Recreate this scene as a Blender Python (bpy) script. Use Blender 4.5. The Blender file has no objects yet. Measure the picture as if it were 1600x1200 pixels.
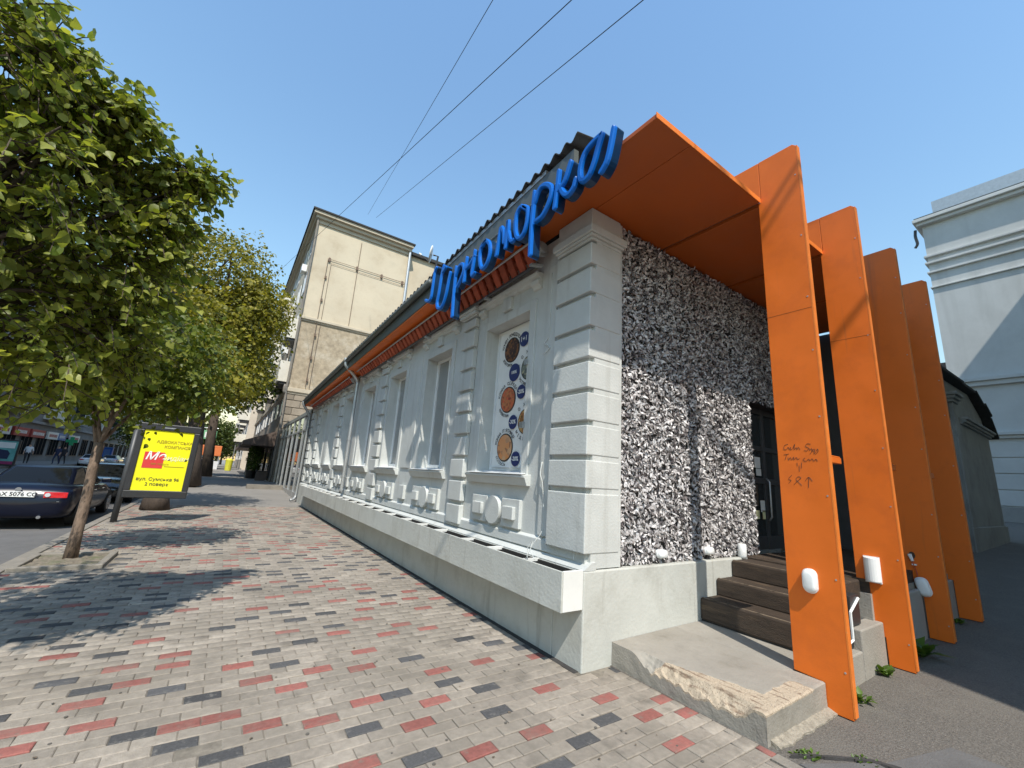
import bpy, bmesh, math, random
import numpy as np
from mathutils import Vector, Matrix, Quaternion

R = math.radians
S = bpy.context.scene
C = S.collection
rng = random.Random(7)
nrng = np.random.default_rng(7)

# ------------------------------------------------------------------ camera
CAM_H = 1.55
MR = np.array([[0.8230, 0.1781, 0.5392], [-0.5642, 0.1479, 0.8123], [0.0649, -0.9728, 0.2222]])
u, _, vt = np.linalg.svd(MR)
MR = u @ vt                                   # rows: world X, Y, Z in camera axes (right, down, forward)
FPX = 648.55                                  # focal length in photograph pixels (1600 wide)
cd = bpy.data.cameras.new('camera')
cam = bpy.data.objects.new('camera', cd)
C.objects.link(cam)
rot = Matrix([[MR[i][0], -MR[i][1], -MR[i][2]] for i in range(3)])
cam.matrix_world = Matrix.Translation((0, 0, CAM_H)) @ rot.to_4x4()
cd.sensor_fit = 'HORIZONTAL'
cd.sensor_width = 36
cd.lens = FPX / 1600 * 36
cd.clip_start = 0.05
cd.clip_end = 3000
S.camera = cam

# ------------------------------------------------------------------ light
LDIR = Vector((0.37, 1.0, -1.42)).normalized()     # the way sunlight travels
w = bpy.data.worlds.new('World')
S.world = w
w.use_nodes = True
nt = w.node_tree
sky = nt.nodes.new('ShaderNodeTexSky')
sky.sky_type = 'NISHITA'
sky.sun_disc = False
sky.sun_elevation = math.asin(-LDIR.z)
sky.sun_rotation = math.atan2(-LDIR.x, -LDIR.y)
sky.air_density = 2.35
sky.dust_density = 0.3
sky.ozone_density = 8.5
bg = nt.nodes['Background']
bg.inputs['Strength'].default_value = 0.15
nt.links.new(sky.outputs[0], bg.inputs['Color'])
sl = bpy.data.lights.new('sun', 'SUN')
sl.energy = 3.7
sl.angle = R(0.53)
sl.color = (1.0, 0.94, 0.845)
so = bpy.data.objects.new('sun', sl)
so.rotation_euler = LDIR.to_track_quat('-Z', 'Y').to_euler()
so.location = (0, -20, 60)
C.objects.link(so)
S.view_settings.view_transform = 'Standard'
S.view_settings.look = 'None'
S.view_settings.exposure = 0.5
S.view_settings.gamma = 1.0
S.view_settings.use_curve_mapping = False

# ------------------------------------------------------------------ materials
def mat(name, col, rough=0.7, var=0.12, nscale=6.0, bump=0.0, bscale=60.0, metal=0.0, rand=0.0, spec=0.5,
        stain=None, stain_scale=1.5, stain_lo=0.5, stain_hi=0.7, coat=0.0, stretch=None, trans=0.0, streak=None, streak_scale=(5, 5, .35), streak_lo=.55, streak_hi=.8, rvar=0.0, wave=0.0):
    m = bpy.data.materials.new(name)
    m.use_nodes = True
    t = m.node_tree
    N, L = t.nodes, t.links
    b = N['Principled BSDF']
    b.inputs['Roughness'].default_value = rough
    b.inputs['Metallic'].default_value = metal
    b.inputs['Specular IOR Level'].default_value = spec
    b.inputs['Coat Weight'].default_value = coat
    geo = N.new('ShaderNodeNewGeometry')
    src = geo.outputs['Position']
    if stretch:
        mp = N.new('ShaderNodeMapping')
        mp.inputs['Scale'].default_value = stretch
        L.new(src, mp.inputs['Vector'])
        src = mp.outputs[0]
    no = N.new('ShaderNodeTexNoise')
    no.inputs['Scale'].default_value = nscale
    no.inputs['Detail'].default_value = 6
    no.inputs['Roughness'].default_value = 0.65
    L.new(src, no.inputs['Vector'])
    mr = N.new('ShaderNodeMapRange')
    mr.inputs['From Min'].default_value = 0.3
    mr.inputs['From Max'].default_value = 0.7
    mr.inputs['To Min'].default_value = 1 - var
    mr.inputs['To Max'].default_value = 1 + var
    L.new(no.outputs['Fac'], mr.inputs['Value'])
    fac = mr.outputs[0]
    if rand:
        oi = N.new('ShaderNodeObjectInfo')
        ad = N.new('ShaderNodeMath'); ad.operation = 'ADD'
        L.new(oi.outputs['Random'], ad.inputs[0]); L.new(geo.outputs['Random Per Island'], ad.inputs[1])
        fr = N.new('ShaderNodeMath'); fr.operation = 'FRACT'
        L.new(ad.outputs[0], fr.inputs[0])
        m2 = N.new('ShaderNodeMapRange')
        m2.inputs['To Min'].default_value = 1 - rand
        m2.inputs['To Max'].default_value = 1 + rand
        L.new(fr.outputs[0], m2.inputs['Value'])
        mu = N.new('ShaderNodeMath'); mu.operation = 'MULTIPLY'
        L.new(fac, mu.inputs[0]); L.new(m2.outputs[0], mu.inputs[1])
        fac = mu.outputs[0]
    mx = N.new('ShaderNodeVectorMath'); mx.operation = 'SCALE'
    mx.inputs[0].default_value = col
    L.new(fac, mx.inputs['Scale'])
    out = mx.outputs[0]
    if stain:
        n2 = N.new('ShaderNodeTexNoise')
        n2.inputs['Scale'].default_value = stain_scale
        n2.inputs['Detail'].default_value = 8
        n2.inputs['Roughness'].default_value = 0.7
        L.new(src, n2.inputs['Vector'])
        m3 = N.new('ShaderNodeMapRange')
        m3.inputs['From Min'].default_value = stain_lo
        m3.inputs['From Max'].default_value = stain_hi
        L.new(n2.outputs['Fac'], m3.inputs['Value'])
        mm = N.new('ShaderNodeMix'); mm.data_type = 'RGBA'
        mm.inputs['B'].default_value = (*stain, 1)
        L.new(m3.outputs[0], mm.inputs['Factor'])
        L.new(out, mm.inputs['A'])
        out = mm.outputs['Result']
    if streak:
        mp2 = N.new('ShaderNodeMapping'); mp2.inputs['Scale'].default_value = streak_scale
        L.new(geo.outputs['Position'], mp2.inputs['Vector'])
        n4 = N.new('ShaderNodeTexNoise'); n4.inputs['Scale'].default_value = 1.0; n4.inputs['Detail'].default_value = 7; n4.inputs['Roughness'].default_value = .6
        L.new(mp2.outputs[0], n4.inputs['Vector'])
        m5 = N.new('ShaderNodeMapRange'); m5.inputs['From Min'].default_value = streak_lo; m5.inputs['From Max'].default_value = streak_hi; m5.inputs['To Max'].default_value = .85
        L.new(n4.outputs['Fac'], m5.inputs['Value'])
        m6 = N.new('ShaderNodeMix'); m6.data_type = 'RGBA'; m6.inputs['B'].default_value = (*streak, 1)
        L.new(m5.outputs[0], m6.inputs['Factor']); L.new(out, m6.inputs['A'])
        out = m6.outputs['Result']
    if rvar:
        m7 = N.new('ShaderNodeMapRange'); m7.inputs['From Min'].default_value = .3; m7.inputs['From Max'].default_value = .7
        m7.inputs['To Min'].default_value = max(rough - rvar, .05); m7.inputs['To Max'].default_value = rough + rvar
        L.new(no.outputs['Fac'], m7.inputs['Value']); L.new(m7.outputs[0], b.inputs['Roughness'])
    L.new(out, b.inputs['Base Color'])
    if bump:
        n3 = N.new('ShaderNodeTexNoise')
        n3.inputs['Scale'].default_value = bscale
        n3.inputs['Detail'].default_value = 5
        L.new(src, n3.inputs['Vector'])
        bp = N.new('ShaderNodeBump')
        bp.inputs['Strength'].default_value = bump
        bp.inputs['Distance'].default_value = 0.01
        L.new(n3.outputs['Fac'], bp.inputs['Height'])
        if wave:
            n8 = N.new('ShaderNodeTexNoise'); n8.inputs['Scale'].default_value = 2.2; n8.inputs['Detail'].default_value = 2
            L.new(geo.outputs['Position'], n8.inputs['Vector'])
            b8 = N.new('ShaderNodeBump'); b8.inputs['Strength'].default_value = wave; b8.inputs['Distance'].default_value = .05
            L.new(n8.outputs['Fac'], b8.inputs['Height']); L.new(b8.outputs[0], bp.inputs['Normal'])
        L.new(bp.outputs[0], b.inputs['Normal'])
    return m

def leafmat(name, lo, hi, trans=0.35, rough=0.45):
    m = bpy.data.materials.new(name)
    m.use_nodes = True
    t = m.node_tree
    N, L = t.nodes, t.links
    b = N['Principled BSDF']
    geo = N.new('ShaderNodeNewGeometry')
    oi = N.new('ShaderNodeObjectInfo')
    ad = N.new('ShaderNodeMath'); ad.operation = 'ADD'
    L.new(oi.outputs['Random'], ad.inputs[0]); L.new(geo.outputs['Random Per Island'], ad.inputs[1])
    fr = N.new('ShaderNodeMath'); fr.operation = 'FRACT'
    L.new(ad.outputs[0], fr.inputs[0])
    rp = N.new('ShaderNodeValToRGB')
    rp.color_ramp.elements[0].color = (*lo, 1)
    rp.color_ramp.elements[1].color = (*hi, 1)
    L.new(fr.outputs[0], rp.inputs['Fac'])
    L.new(rp.outputs[0], b.inputs['Base Color'])
    b.inputs['Roughness'].default_value = rough
    b.inputs['Specular IOR Level'].default_value = 0.4
    tr = N.new('ShaderNodeBsdfTranslucent')
    sc = N.new('ShaderNodeVectorMath'); sc.operation = 'MULTIPLY'
    sc.inputs[1].default_value = (1.5, 1.5, 0.6)
    L.new(rp.outputs[0], sc.inputs[0]); L.new(sc.outputs[0], tr.inputs['Color'])
    mx = N.new('ShaderNodeMixShader')
    mx.inputs[0].default_value = trans
    L.new(b.outputs[0], mx.inputs[1]); L.new(tr.outputs[0], mx.inputs[2])
    L.new(mx.outputs[0], N['Material Output'].inputs['Surface'])
    return m

def shellmat(name):
    m = bpy.data.materials.new(name)
    m.use_nodes = True
    t = m.node_tree
    N, L = t.nodes, t.links
    b = N['Principled BSDF']
    geo = N.new('ShaderNodeNewGeometry')
    oi = N.new('ShaderNodeObjectInfo')
    ad = N.new('ShaderNodeMath'); ad.operation = 'ADD'
    L.new(oi.outputs['Random'], ad.inputs[0]); L.new(geo.outputs['Random Per Island'], ad.inputs[1])
    fr = N.new('ShaderNodeMath'); fr.operation = 'FRACT'
    L.new(ad.outputs[0], fr.inputs[0])
    rp = N.new('ShaderNodeValToRGB')
    e = rp.color_ramp.elements
    e[0].position = 0.0; e[0].color = (0.10, 0.09, 0.10, 1)
    e[1].position = 1.0; e[1].color = (0.76, 0.735, 0.725, 1)
    for p, c in ((0.15, (0.17, 0.15, 0.15, 1)), (0.28, (0.38, 0.35, 0.34, 1)), (0.45, (0.56, 0.53, 0.525, 1)), (0.7, (0.68, 0.65, 0.645, 1))):
        x = e.new(p); x.color = c
    L.new(fr.outputs[0], rp.inputs['Fac'])
    no = N.new('ShaderNodeTexNoise'); no.inputs['Scale'].default_value = 45
    L.new(geo.outputs['Position'], no.inputs['Vector'])
    mr = N.new('ShaderNodeMapRange')
    mr.inputs['From Min'].default_value = .35; mr.inputs['From Max'].default_value = .65
    mr.inputs['To Min'].default_value = .55; mr.inputs['To Max'].default_value = 1.1
    L.new(no.outputs['Fac'], mr.inputs['Value'])
    sc = N.new('ShaderNodeVectorMath'); sc.operation = 'SCALE'
    L.new(rp.outputs[0], sc.inputs[0]); L.new(mr.outputs[0], sc.inputs['Scale'])
    L.new(sc.outputs[0], b.inputs['Base Color'])
    b.inputs['Roughness'].default_value = 0.32
    return m

def foodmat(name, c1, c2, c3, scale):
    m = bpy.data.materials.new(name)
    m.use_nodes = True
    t = m.node_tree
    N, L = t.nodes, t.links
    b = N['Principled BSDF']
    geo = N.new('ShaderNodeNewGeometry')
    vo = N.new('ShaderNodeTexVoronoi'); vo.inputs['Scale'].default_value = scale
    L.new(geo.outputs['Position'], vo.inputs['Vector'])
    rp = N.new('ShaderNodeValToRGB')
    rp.color_ramp.elements[0].color = (*c3, 1)
    rp.color_ramp.elements[1].color = (*c1, 1)
    x = rp.color_ramp.elements.new(0.45); x.color = (*c2, 1)
    sp = N.new('ShaderNodeSeparateColor')
    L.new(vo.outputs['Color'], sp.inputs[0]); L.new(sp.outputs[0], rp.inputs['Fac'])
    L.new(rp.outputs[0], b.inputs['Base Color'])
    b.inputs['Roughness'].default_value = 0.4
    return m

def glassmat(name, col, rough=0.03, metal=0.0, spec=0.9):
    m = mat(name, col, rough, 0.05, 1.0, spec=spec, metal=metal)
    m.node_tree.nodes['Principled BSDF'].inputs['IOR'].default_value = 1.6
    return m

M = {}
M['facade'] = mat('facade_paint', (0.545, 0.558, 0.535), 0.75, 0.07, 2.0, 0.3, 45, stain=(0.43, 0.438, 0.41), stain_scale=1.1, stain_lo=.52, stain_hi=.85, streak=(.36, .355, .32), streak_scale=(6, 6, .5), streak_lo=.56, streak_hi=.82, wave=.12)
M['plinth'] = mat('plinth_paint', (0.50, 0.505, 0.465), 0.75, 0.08, 1.6, 0.35, 30, stain=(0.38, 0.375, 0.33), stain_scale=2.2, stain_lo=.5, stain_hi=.8, streak=(.27, .255, .215), streak_scale=(7, 7, .9), streak_lo=.57, streak_hi=.8, wave=.15)
M['white'] = mat('white_plastic', (0.78, 0.79, 0.78), 0.35, 0.03)
M['whitepaint'] = mat('white_paint', (0.72, 0.72, 0.69), 0.5, 0.06, 3, stain=(.5, .48, .42), stain_lo=.6, stain_hi=.8)
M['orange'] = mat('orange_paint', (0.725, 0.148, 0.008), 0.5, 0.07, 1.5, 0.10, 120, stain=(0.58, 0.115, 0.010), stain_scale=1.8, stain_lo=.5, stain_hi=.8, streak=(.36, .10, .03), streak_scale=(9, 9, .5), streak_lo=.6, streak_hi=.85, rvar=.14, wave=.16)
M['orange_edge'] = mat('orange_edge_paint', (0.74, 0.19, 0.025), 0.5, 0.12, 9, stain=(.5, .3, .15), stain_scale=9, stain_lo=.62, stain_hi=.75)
M['soffit'] = mat('orange_soffit_shaded', (0.42, 0.088, 0.007), 0.5, 0.08, 1.5, 0.05, 80, rvar=.1, wave=.1)  # darkened orange: shade under the canopy is put into the colour
M['seam'] = mat('seam_dark', (0.26, 0.07, 0.01), 0.8)
M['concrete'] = mat('concrete', (0.315, 0.29, 0.25), 0.9, 0.14, 5, 0.5, 60, stain=(0.225, 0.205, 0.17), stain_scale=2.5)
M['rubble'] = mat('worn_concrete', (0.40, 0.325, 0.24), 0.95, 0.3, 30, 1.0, 90, stain=(0.17, 0.12, 0.08), stain_scale=26, stain_lo=.54, stain_hi=.62)
M['sand'] = mat('joint_sand', (0.20, 0.175, 0.14), 0.95, 0.3, 20, stain=(.10, .09, .07), stain_scale=2)
M['pg'] = mat('paver_grey', (0.305, 0.265, 0.218), 0.9, 0.18, 22, 0.5, 140, rand=0.16, stain=(.185, .162, .13), stain_scale=.9, stain_lo=.42, stain_hi=.72, streak=(.15, .132, .108), streak_scale=(3.2, 3.2, 3.2), streak_lo=.56, streak_hi=.72)
M['pr'] = mat('paver_red', (0.275, 0.098, 0.08), 0.9, 0.22, 30, 0.5, 140, rand=0.18, stain=(.23, .15, .122), stain_scale=3.0, stain_lo=.46, stain_hi=.74, streak=(.18, .16, .13), streak_scale=(14, 14, 14), streak_lo=.58, streak_hi=.72)
M['pd'] = mat('paver_dark', (0.075, 0.074, 0.075), 0.9, 0.25, 60, 0.5, 140, rand=0.3, stain=(.17, .16, .145), stain_scale=17, stain_lo=.55, stain_hi=.68)
M['asphalt'] = mat('asphalt', (0.135, 0.122, 0.105), 0.95, 0.4, 60, 1.0, 110, stain=(0.165, 0.15, 0.127), stain_scale=1.6, streak=(.30, .27, .225), streak_scale=(70, 70, 70), streak_lo=.62, streak_hi=.70)
M['road'] = mat('road_asphalt', (0.125, 0.12, 0.115), 0.95, 0.15, 3, 0.5, 80, stain=(0.16, 0.15, 0.14), stain_scale=.6)
M['farpave'] = mat('far_pavement', (0.235, 0.22, 0.20), 0.95, 0.12, 2, 0.3, 40, stain=(.18, .17, .155), stain_scale=.5)
M['kerb'] = mat('kerb_stone', (0.24, 0.215, 0.18), 0.9, 0.2, 6, 0.6, 60, stain=(.16, .145, .12), stain_scale=3)
M['gum'] = mat('old_gum', (.11, .10, .085), .9)
M['panegrey'] = glassmat('curtained_glass', (0.27, 0.275, 0.265), 0.08, spec=.5)
M['trough'] = mat('trough_soil_and_shade', (.03, .027, .023), 1.0)  # near black: inner shade put into the colour of soil and side strips
M['soil'] = mat('soil', (0.19, 0.16, 0.12), 1.0, 0.35, 14, 1.0, 40, stain=(.10, .12, .05), stain_scale=5)
M['gutter'] = mat('dark_joint', (0.045, 0.042, 0.04), 0.95, 0.3, 10, 0.5, 40)
M['shellback'] = mat('shell_backing', (0.05, 0.046, 0.045), 0.9)
M['shell'] = shellmat('mussel_shell')
M['blue'] = mat('sign_blue', (0.002, 0.125, 0.52), 0.3, 0.05, 3, spec=0.3)
M['bluedark'] = mat('sign_side_blue', (0.001, 0.028, 0.085), 0.35, 0.05, 3)
M['roof'] = mat('roof_dark', (0.035, 0.033, 0.031), 0.85, 0.3, 8, 0.4, 30)
M['fascia'] = mat('fascia_grey', (0.095, 0.105, 0.10), 0.45, 0.15, 3)
M['metal'] = mat('galvanised', (0.45, 0.46, 0.46), 0.4, 0.1, 6, metal=0.6)
M['awn'] = mat('awning_red', (0.40, 0.085, 0.04), 0.75, 0.2, 12, rand=0.25)
M['dark'] = mat('dark_paint', (0.028, 0.028, 0.03), 0.45, 0.1)
M['darkgrey'] = mat('dark_grey_frame', (0.055, 0.057, 0.06), 0.45, 0.1)
M['black'] = mat('black_rubber', (0.015, 0.015, 0.015), 0.7)
M['glass'] = glassmat('window_glass', (0.03, 0.034, 0.036), 0.05, spec=.45)
M['shopglass'] = glassmat('shop_glass', (0.018, 0.02, 0.022), 0.5, spec=0.0)
M['mortar'] = mat('mortar', (0.30, 0.265, 0.21), 0.95, 0.3, 30, 1.0, 80)
M['blind'] = mat('grey_blind', (0.30, 0.30, 0.29), 0.35, 0.08, 2, stretch=(1, 30, .3))
M['mirror'] = glassmat('showroom_glass', (0.10, 0.11, 0.115), 0.02, 0.55)
M['wood'] = mat('dark_wood', (0.05, 0.034, 0.023), 0.75, 0.4, 5, 0.6, 40, stain=(0.15, 0.10, 0.055), stain_scale=2.6, stain_lo=.56, stain_hi=.72, stretch=(6, .7, 6))
M['woodedge'] = mat('worn_wood_edge', (0.17, 0.13, 0.09), 0.85, 0.4, 12, 0.4, 40, stain=(.06, .045, .03), stain_scale=9, stain_lo=.5, stain_hi=.6)
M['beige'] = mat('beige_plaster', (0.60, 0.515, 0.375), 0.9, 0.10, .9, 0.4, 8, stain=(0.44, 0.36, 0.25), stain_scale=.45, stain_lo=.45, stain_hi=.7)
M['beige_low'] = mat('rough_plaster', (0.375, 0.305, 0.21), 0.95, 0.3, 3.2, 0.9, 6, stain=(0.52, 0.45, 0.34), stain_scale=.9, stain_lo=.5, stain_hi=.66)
M['rust'] = mat('rusty_conduit', (.17,.115,.08), .8)
M['beige_trim'] = mat('beige_trim', (0.50, 0.43, 0.32), 0.8, 0.1, 1.5)
M['stonebase'] = mat('stone_base', (0.27, 0.225, 0.17), 0.9, 0.2, 2, 0.5, 10, rand=.2)
M['white_bldg'] = mat('white_render', (0.58, 0.592, 0.575), 0.8, 0.05, .25, 0.3, 3, stain=(0.48, 0.49, 0.472), stain_scale=.22, stain_lo=.45, stain_hi=.72, streak=(.44, .45, .43), streak_scale=(.8, .8, .10), streak_lo=.52, streak_hi=.78)
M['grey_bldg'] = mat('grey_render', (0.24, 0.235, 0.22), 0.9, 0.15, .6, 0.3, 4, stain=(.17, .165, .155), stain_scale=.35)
M['grey_wall'] = mat('grey_side_wall', (0.33, 0.325, 0.305), 0.9, 0.1, 1.2, 0.3, 10, stain=(.23, .225, .21), stain_scale=.8)
M['balc'] = mat('balcony_white', (0.68, 0.65, 0.56), 0.7, 0.08, 2)
M['pinkbldg'] = mat('pale_render', (0.60, 0.53, 0.44), 0.85, 0.1, .5)
M['bark'] = mat('bark', (0.19, 0.135, 0.098), 0.95, 0.35, 14, 1.0, 40, stain=(.06, .045, .035), stain_scale=9, stain_lo=.52, stain_hi=.62, stretch=(1.5, 1.5, .5))
M['barkdark'] = mat('bark_dark', (0.075, 0.056, 0.043), 0.95, 0.3, 9, 1.0, 25, stretch=(1, 1, .35))
M['leafA'] = leafmat('leaf_near', (0.10, 0.145, 0.022), (0.36, 0.38, 0.08), 0.45)
M['leafB'] = leafmat('leaf_young', (0.075, 0.11, 0.014), (0.19, 0.21, 0.03), 0.35)
M['leafC'] = leafmat('leaf_old', (0.085, 0.10, 0.012), (0.36, 0.31, 0.045), 0.36)
M['leafF'] = leafmat('leaf_far', (0.03, 0.06, 0.012), (0.09, 0.12, 0.025), 0.25)
M['thuja'] = leafmat('leaf_conifer', (0.04, 0.09, 0.012), (0.10, 0.17, 0.02), 0.2)
M['weed'] = leafmat('leaf_weed', (0.05, 0.10, 0.015), (0.12, 0.20, 0.03), 0.25)
M['carblue'] = mat('car_paint_blue', (0.002, 0.0035, 0.013), 0.3, 0.03, coat=.3, spec=.25)
M['carblack'] = mat('car_paint_black', (0.012, 0.012, 0.013), 0.22, 0.03, coat=1.0)
M['carwhite'] = mat('car_paint_white', (0.70, 0.71, 0.72), 0.25, 0.03, coat=1.0)
M['carsilver'] = mat('car_paint_silver', (0.38, 0.40, 0.42), 0.25, 0.03, metal=0.5, coat=1.0)
M['carglass'] = glassmat('car_glass', (0.008, 0.009, 0.010), 0.06, spec=.12)
M['tail'] = mat('tail_light_red', (0.50, 0.012, 0.015), 0.15, 0.15, 30, coat=1)
M['headl'] = mat('head_light', (0.75, 0.76, 0.78), 0.1, 0.1, metal=.3)
M['chrome'] = mat('chrome', (0.75, 0.76, 0.78), 0.12, 0.02, metal=1.0)
M['rim'] = mat('alloy', (0.5, 0.5, 0.52), 0.3, 0.05, metal=.8)
M['ink'] = mat('ink_black', (0.02, 0.02, 0.025), 0.6)
M['navy'] = mat('sticker_navy', (0.022, 0.035, 0.14), 0.4)
M['yellow'] = mat('poster_yellow', (0.86, 0.80, 0.015), 0.3, 0.04, 2)
M['posterred'] = mat('poster_red', (0.66, 0.05, 0.05), 0.35, .06, 3)
M['paleyellow'] = mat('poster_pale', (0.80, 0.78, 0.45), 0.4)
M['olive'] = mat('poster_olive', (0.36, 0.26, 0.02), 0.4)
M['paper'] = mat('paper_white', (0.80, 0.80, 0.77), 0.4, 0.04)
M['teal'] = mat('poster_teal', (0.12, 0.38, 0.36), 0.4, .3, 2)
M['magenta'] = mat('poster_magenta', (0.30, 0.03, 0.13), 0.4)
M['signred'] = mat('shop_red', (0.42, 0.06, 0.05), 0.5)
M['signblue'] = mat('shop_blue', (0.08, 0.18, 0.42), 0.5)
M['green'] = mat('cross_green', (0.02, 0.34, 0.14), 0.4)
M['signgreen'] = mat('sign_green', (0.20, 0.48, 0.26), 0.4)
M['kiosk'] = mat('kiosk_blue', (0.01, 0.10, 0.45), 0.5)
M['orangefar'] = mat('orange_far', (0.65, 0.18, 0.05), 0.6)
M['bin'] = mat('lime_yellow', (0.62, 0.60, 0.05), 0.5)
M['brownawn'] = mat('brown_awning', (0.115, 0.085, 0.07), 0.8, .15, 4)
M['skin'] = mat('skin', (0.50, 0.30, 0.21), 0.6)
M['hair'] = mat('hair', (0.04, 0.025, 0.018), 0.7)
M['shirt'] = mat('white_shirt', (0.72, 0.72, 0.73), 0.8)
M['navycloth'] = mat('navy_cloth', (0.03, 0.04, 0.09), 0.85)
M['darkcloth'] = mat('dark_cloth', (0.03, 0.03, 0.035), 0.85)
M['food1'] = foodmat('dish_mussels', (0.30, 0.12, 0.04), (0.07, 0.03, 0.02), (0.015, 0.012, 0.012), 28)
M['food2'] = foodmat('dish_oysters', (0.55, 0.48, 0.30), (0.22, 0.24, 0.20), (0.05, 0.06, 0.06), 24)
M['food3'] = foodmat('dish_shrimps', (0.62, 0.10, 0.05), (0.50, 0.20, 0.08), (0.25, 0.04, 0.03), 30)
M['food4'] = foodmat('dish_fish', (0.60, 0.40, 0.15), (0.40, 0.15, 0.05), (0.12, 0.08, 0.03), 26)
M['food5'] = foodmat('dish_salmon', (0.70, 0.26, 0.08), (0.62, 0.36, 0.20), (0.25, 0.07, 0.03), 14)

# ------------------------------------------------------------------ helpers
def empty(name, label, cat, loc=(0, 0, 0), rz=0.0, group=None):
    o = bpy.data.objects.new(name, None)
    C.objects.link(o)
    o.location = loc
    o.rotation_euler = (0, 0, rz)
    o.empty_display_size = 0.1
    tag(o, label, cat, group)
    return o

def tag(o, label=None, cat=None, group=None, kind=None):
    if label: o['label'] = label
    if cat: o['category'] = cat
    if group: o['group'] = group
    if kind: o['kind'] = kind
    return o

def put(o, parent):
    """parent an object whose mesh is in world coordinates under an unrotated empty or a mesh part"""
    if parent is not None:
        o.parent = parent
        if parent.parent is None and parent.type == 'EMPTY':
            o.location = -Vector(parent.location)
    return o

def ml(x):
    return x if isinstance(x, (list, tuple)) else [x]

class MB:
    def __init__(s):
        s.v = []; s.f = []; s.m = []
    def add(s, vs, fs, mi=0):
        o = len(s.v)
        s.v.extend([tuple(p) for p in vs])
        for f in fs:
            s.f.append(tuple(i + o for i in f)); s.m.append(mi)
        return s
    def box(s, x0, x1, y0, y1, z0, z1, mi=0):
        vs = [(x0, y0, z0), (x1, y0, z0), (x1, y1, z0), (x0, y1, z0), (x0, y0, z1), (x1, y0, z1), (x1, y1, z1), (x0, y1, z1)]
        return s.add(vs, [(0, 3, 2, 1), (4, 5, 6, 7), (0, 1, 5, 4), (1, 2, 6, 5), (2, 3, 7, 6), (3, 0, 4, 7)], mi)
    def hexa(s, vs, mi=0):
        return s.add(vs, [(0, 3, 2, 1), (4, 5, 6, 7), (0, 1, 5, 4), (1, 2, 6, 5), (2, 3, 7, 6), (3, 0, 4, 7)], mi)
    def prism(s, poly, d, mi=0):
        """poly: list of 3D points (planar), extruded by vector d"""
        n = len(poly)
        d = Vector(d)
        vs = [Vector(p) for p in poly] + [Vector(p) + d for p in poly]
        fs = [tuple(range(n - 1, -1, -1)), tuple(range(n, 2 * n))]
        fs += [(i, (i + 1) % n, n + (i + 1) % n, n + i) for i in range(n)]
        return s.add(vs, fs, mi)
    def tube(s, pts, r, n=6, mi=0, cap=True):
        pts = [Vector(p) for p in pts]
        rs = r if isinstance(r, (list, tuple)) else [r] * len(pts)
        rings = []
        t0 = None
        for i, p in enumerate(pts):
            a = pts[max(i - 1, 0)]; b = pts[min(i + 1, len(pts) - 1)]
            t = (b - a)
            if t.length < 1e-9: t = Vector((0, 0, 1))
            t.normalize()
            if t0 is None:
                ref = Vector((0, 0, 1)) if abs(t.z) < .9 else Vector((1, 0, 0))
                x = t.cross(ref).normalized()
            else:
                x = (x - t * x.dot(t))
                if x.length < 1e-6:
                    x = t.orthogonal()
                x.normalize()
            t0 = t
            y = t.cross(x)
            rings.append([p + (x * math.cos(2 * math.pi * k / n) + y * math.sin(2 * math.pi * k / n)) * rs[i] for k in range(n)])
        vs = [q for rg in rings for q in rg]
        fs = []
        for i in range(len(pts) - 1):
            for k in range(n):
                k2 = (k + 1) % n
                fs.append((i * n + k, i * n + k2, (i + 1) * n + k2, (i + 1) * n + k))
        if cap:
            fs.append(tuple(range(n - 1, -1, -1)))
            fs.append(tuple((len(pts) - 1) * n + k for k in range(n)))
        return s.add(vs, fs, mi)
    def disc(s, c, axis, r, t, n=28, mi=0, sx=1.0):
        """short cylinder centred at c along axis"""
        c = Vector(c); a = Vector(axis).normalized()
        ref = Vector((0, 0, 1)) if abs(a.z) < .9 else Vector((1, 0, 0))
        x = a.cross(ref).normalized(); y = a.cross(x)
        poly = [c + x * math.cos(2 * math.pi * k / n) * r * sx + y * math.sin(2 * math.pi * k / n) * r for k in range(n)]
        return s.prism(poly, a * t, mi)
    def build(s, name, mats, parent=None, smooth=False, bevel=0.0, seg=2, kind=None, label=None, sub=0):
        me = bpy.data.meshes.new(name)
        me.from_pydata(s.v, [], s.f)
        for m in ml(mats):
            me.materials.append(m)
        if len(ml(mats)) > 1:
            me.polygons.foreach_set('material_index', s.m)
        bm = bmesh.new(); bm.from_mesh(me)
        bmesh.ops.recalc_face_normals(bm, faces=bm.faces)
        bm.to_mesh(me); bm.free()
        if smooth:
            me.polygons.foreach_set('use_smooth', [True] * len(me.polygons))
        me.update()
        o = bpy.data.objects.new(name, me)
        C.objects.link(o)
        if bevel:
            b = o.modifiers.new('bevel', 'BEVEL'); b.width = bevel; b.segments = seg; b.limit_method = 'ANGLE'
        if sub:
            b = o.modifiers.new('sub', 'SUBSURF'); b.levels = sub; b.render_levels = sub
        put(o, parent)
        if kind: o['kind'] = kind
        if label: o['label'] = label
        return o

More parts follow.
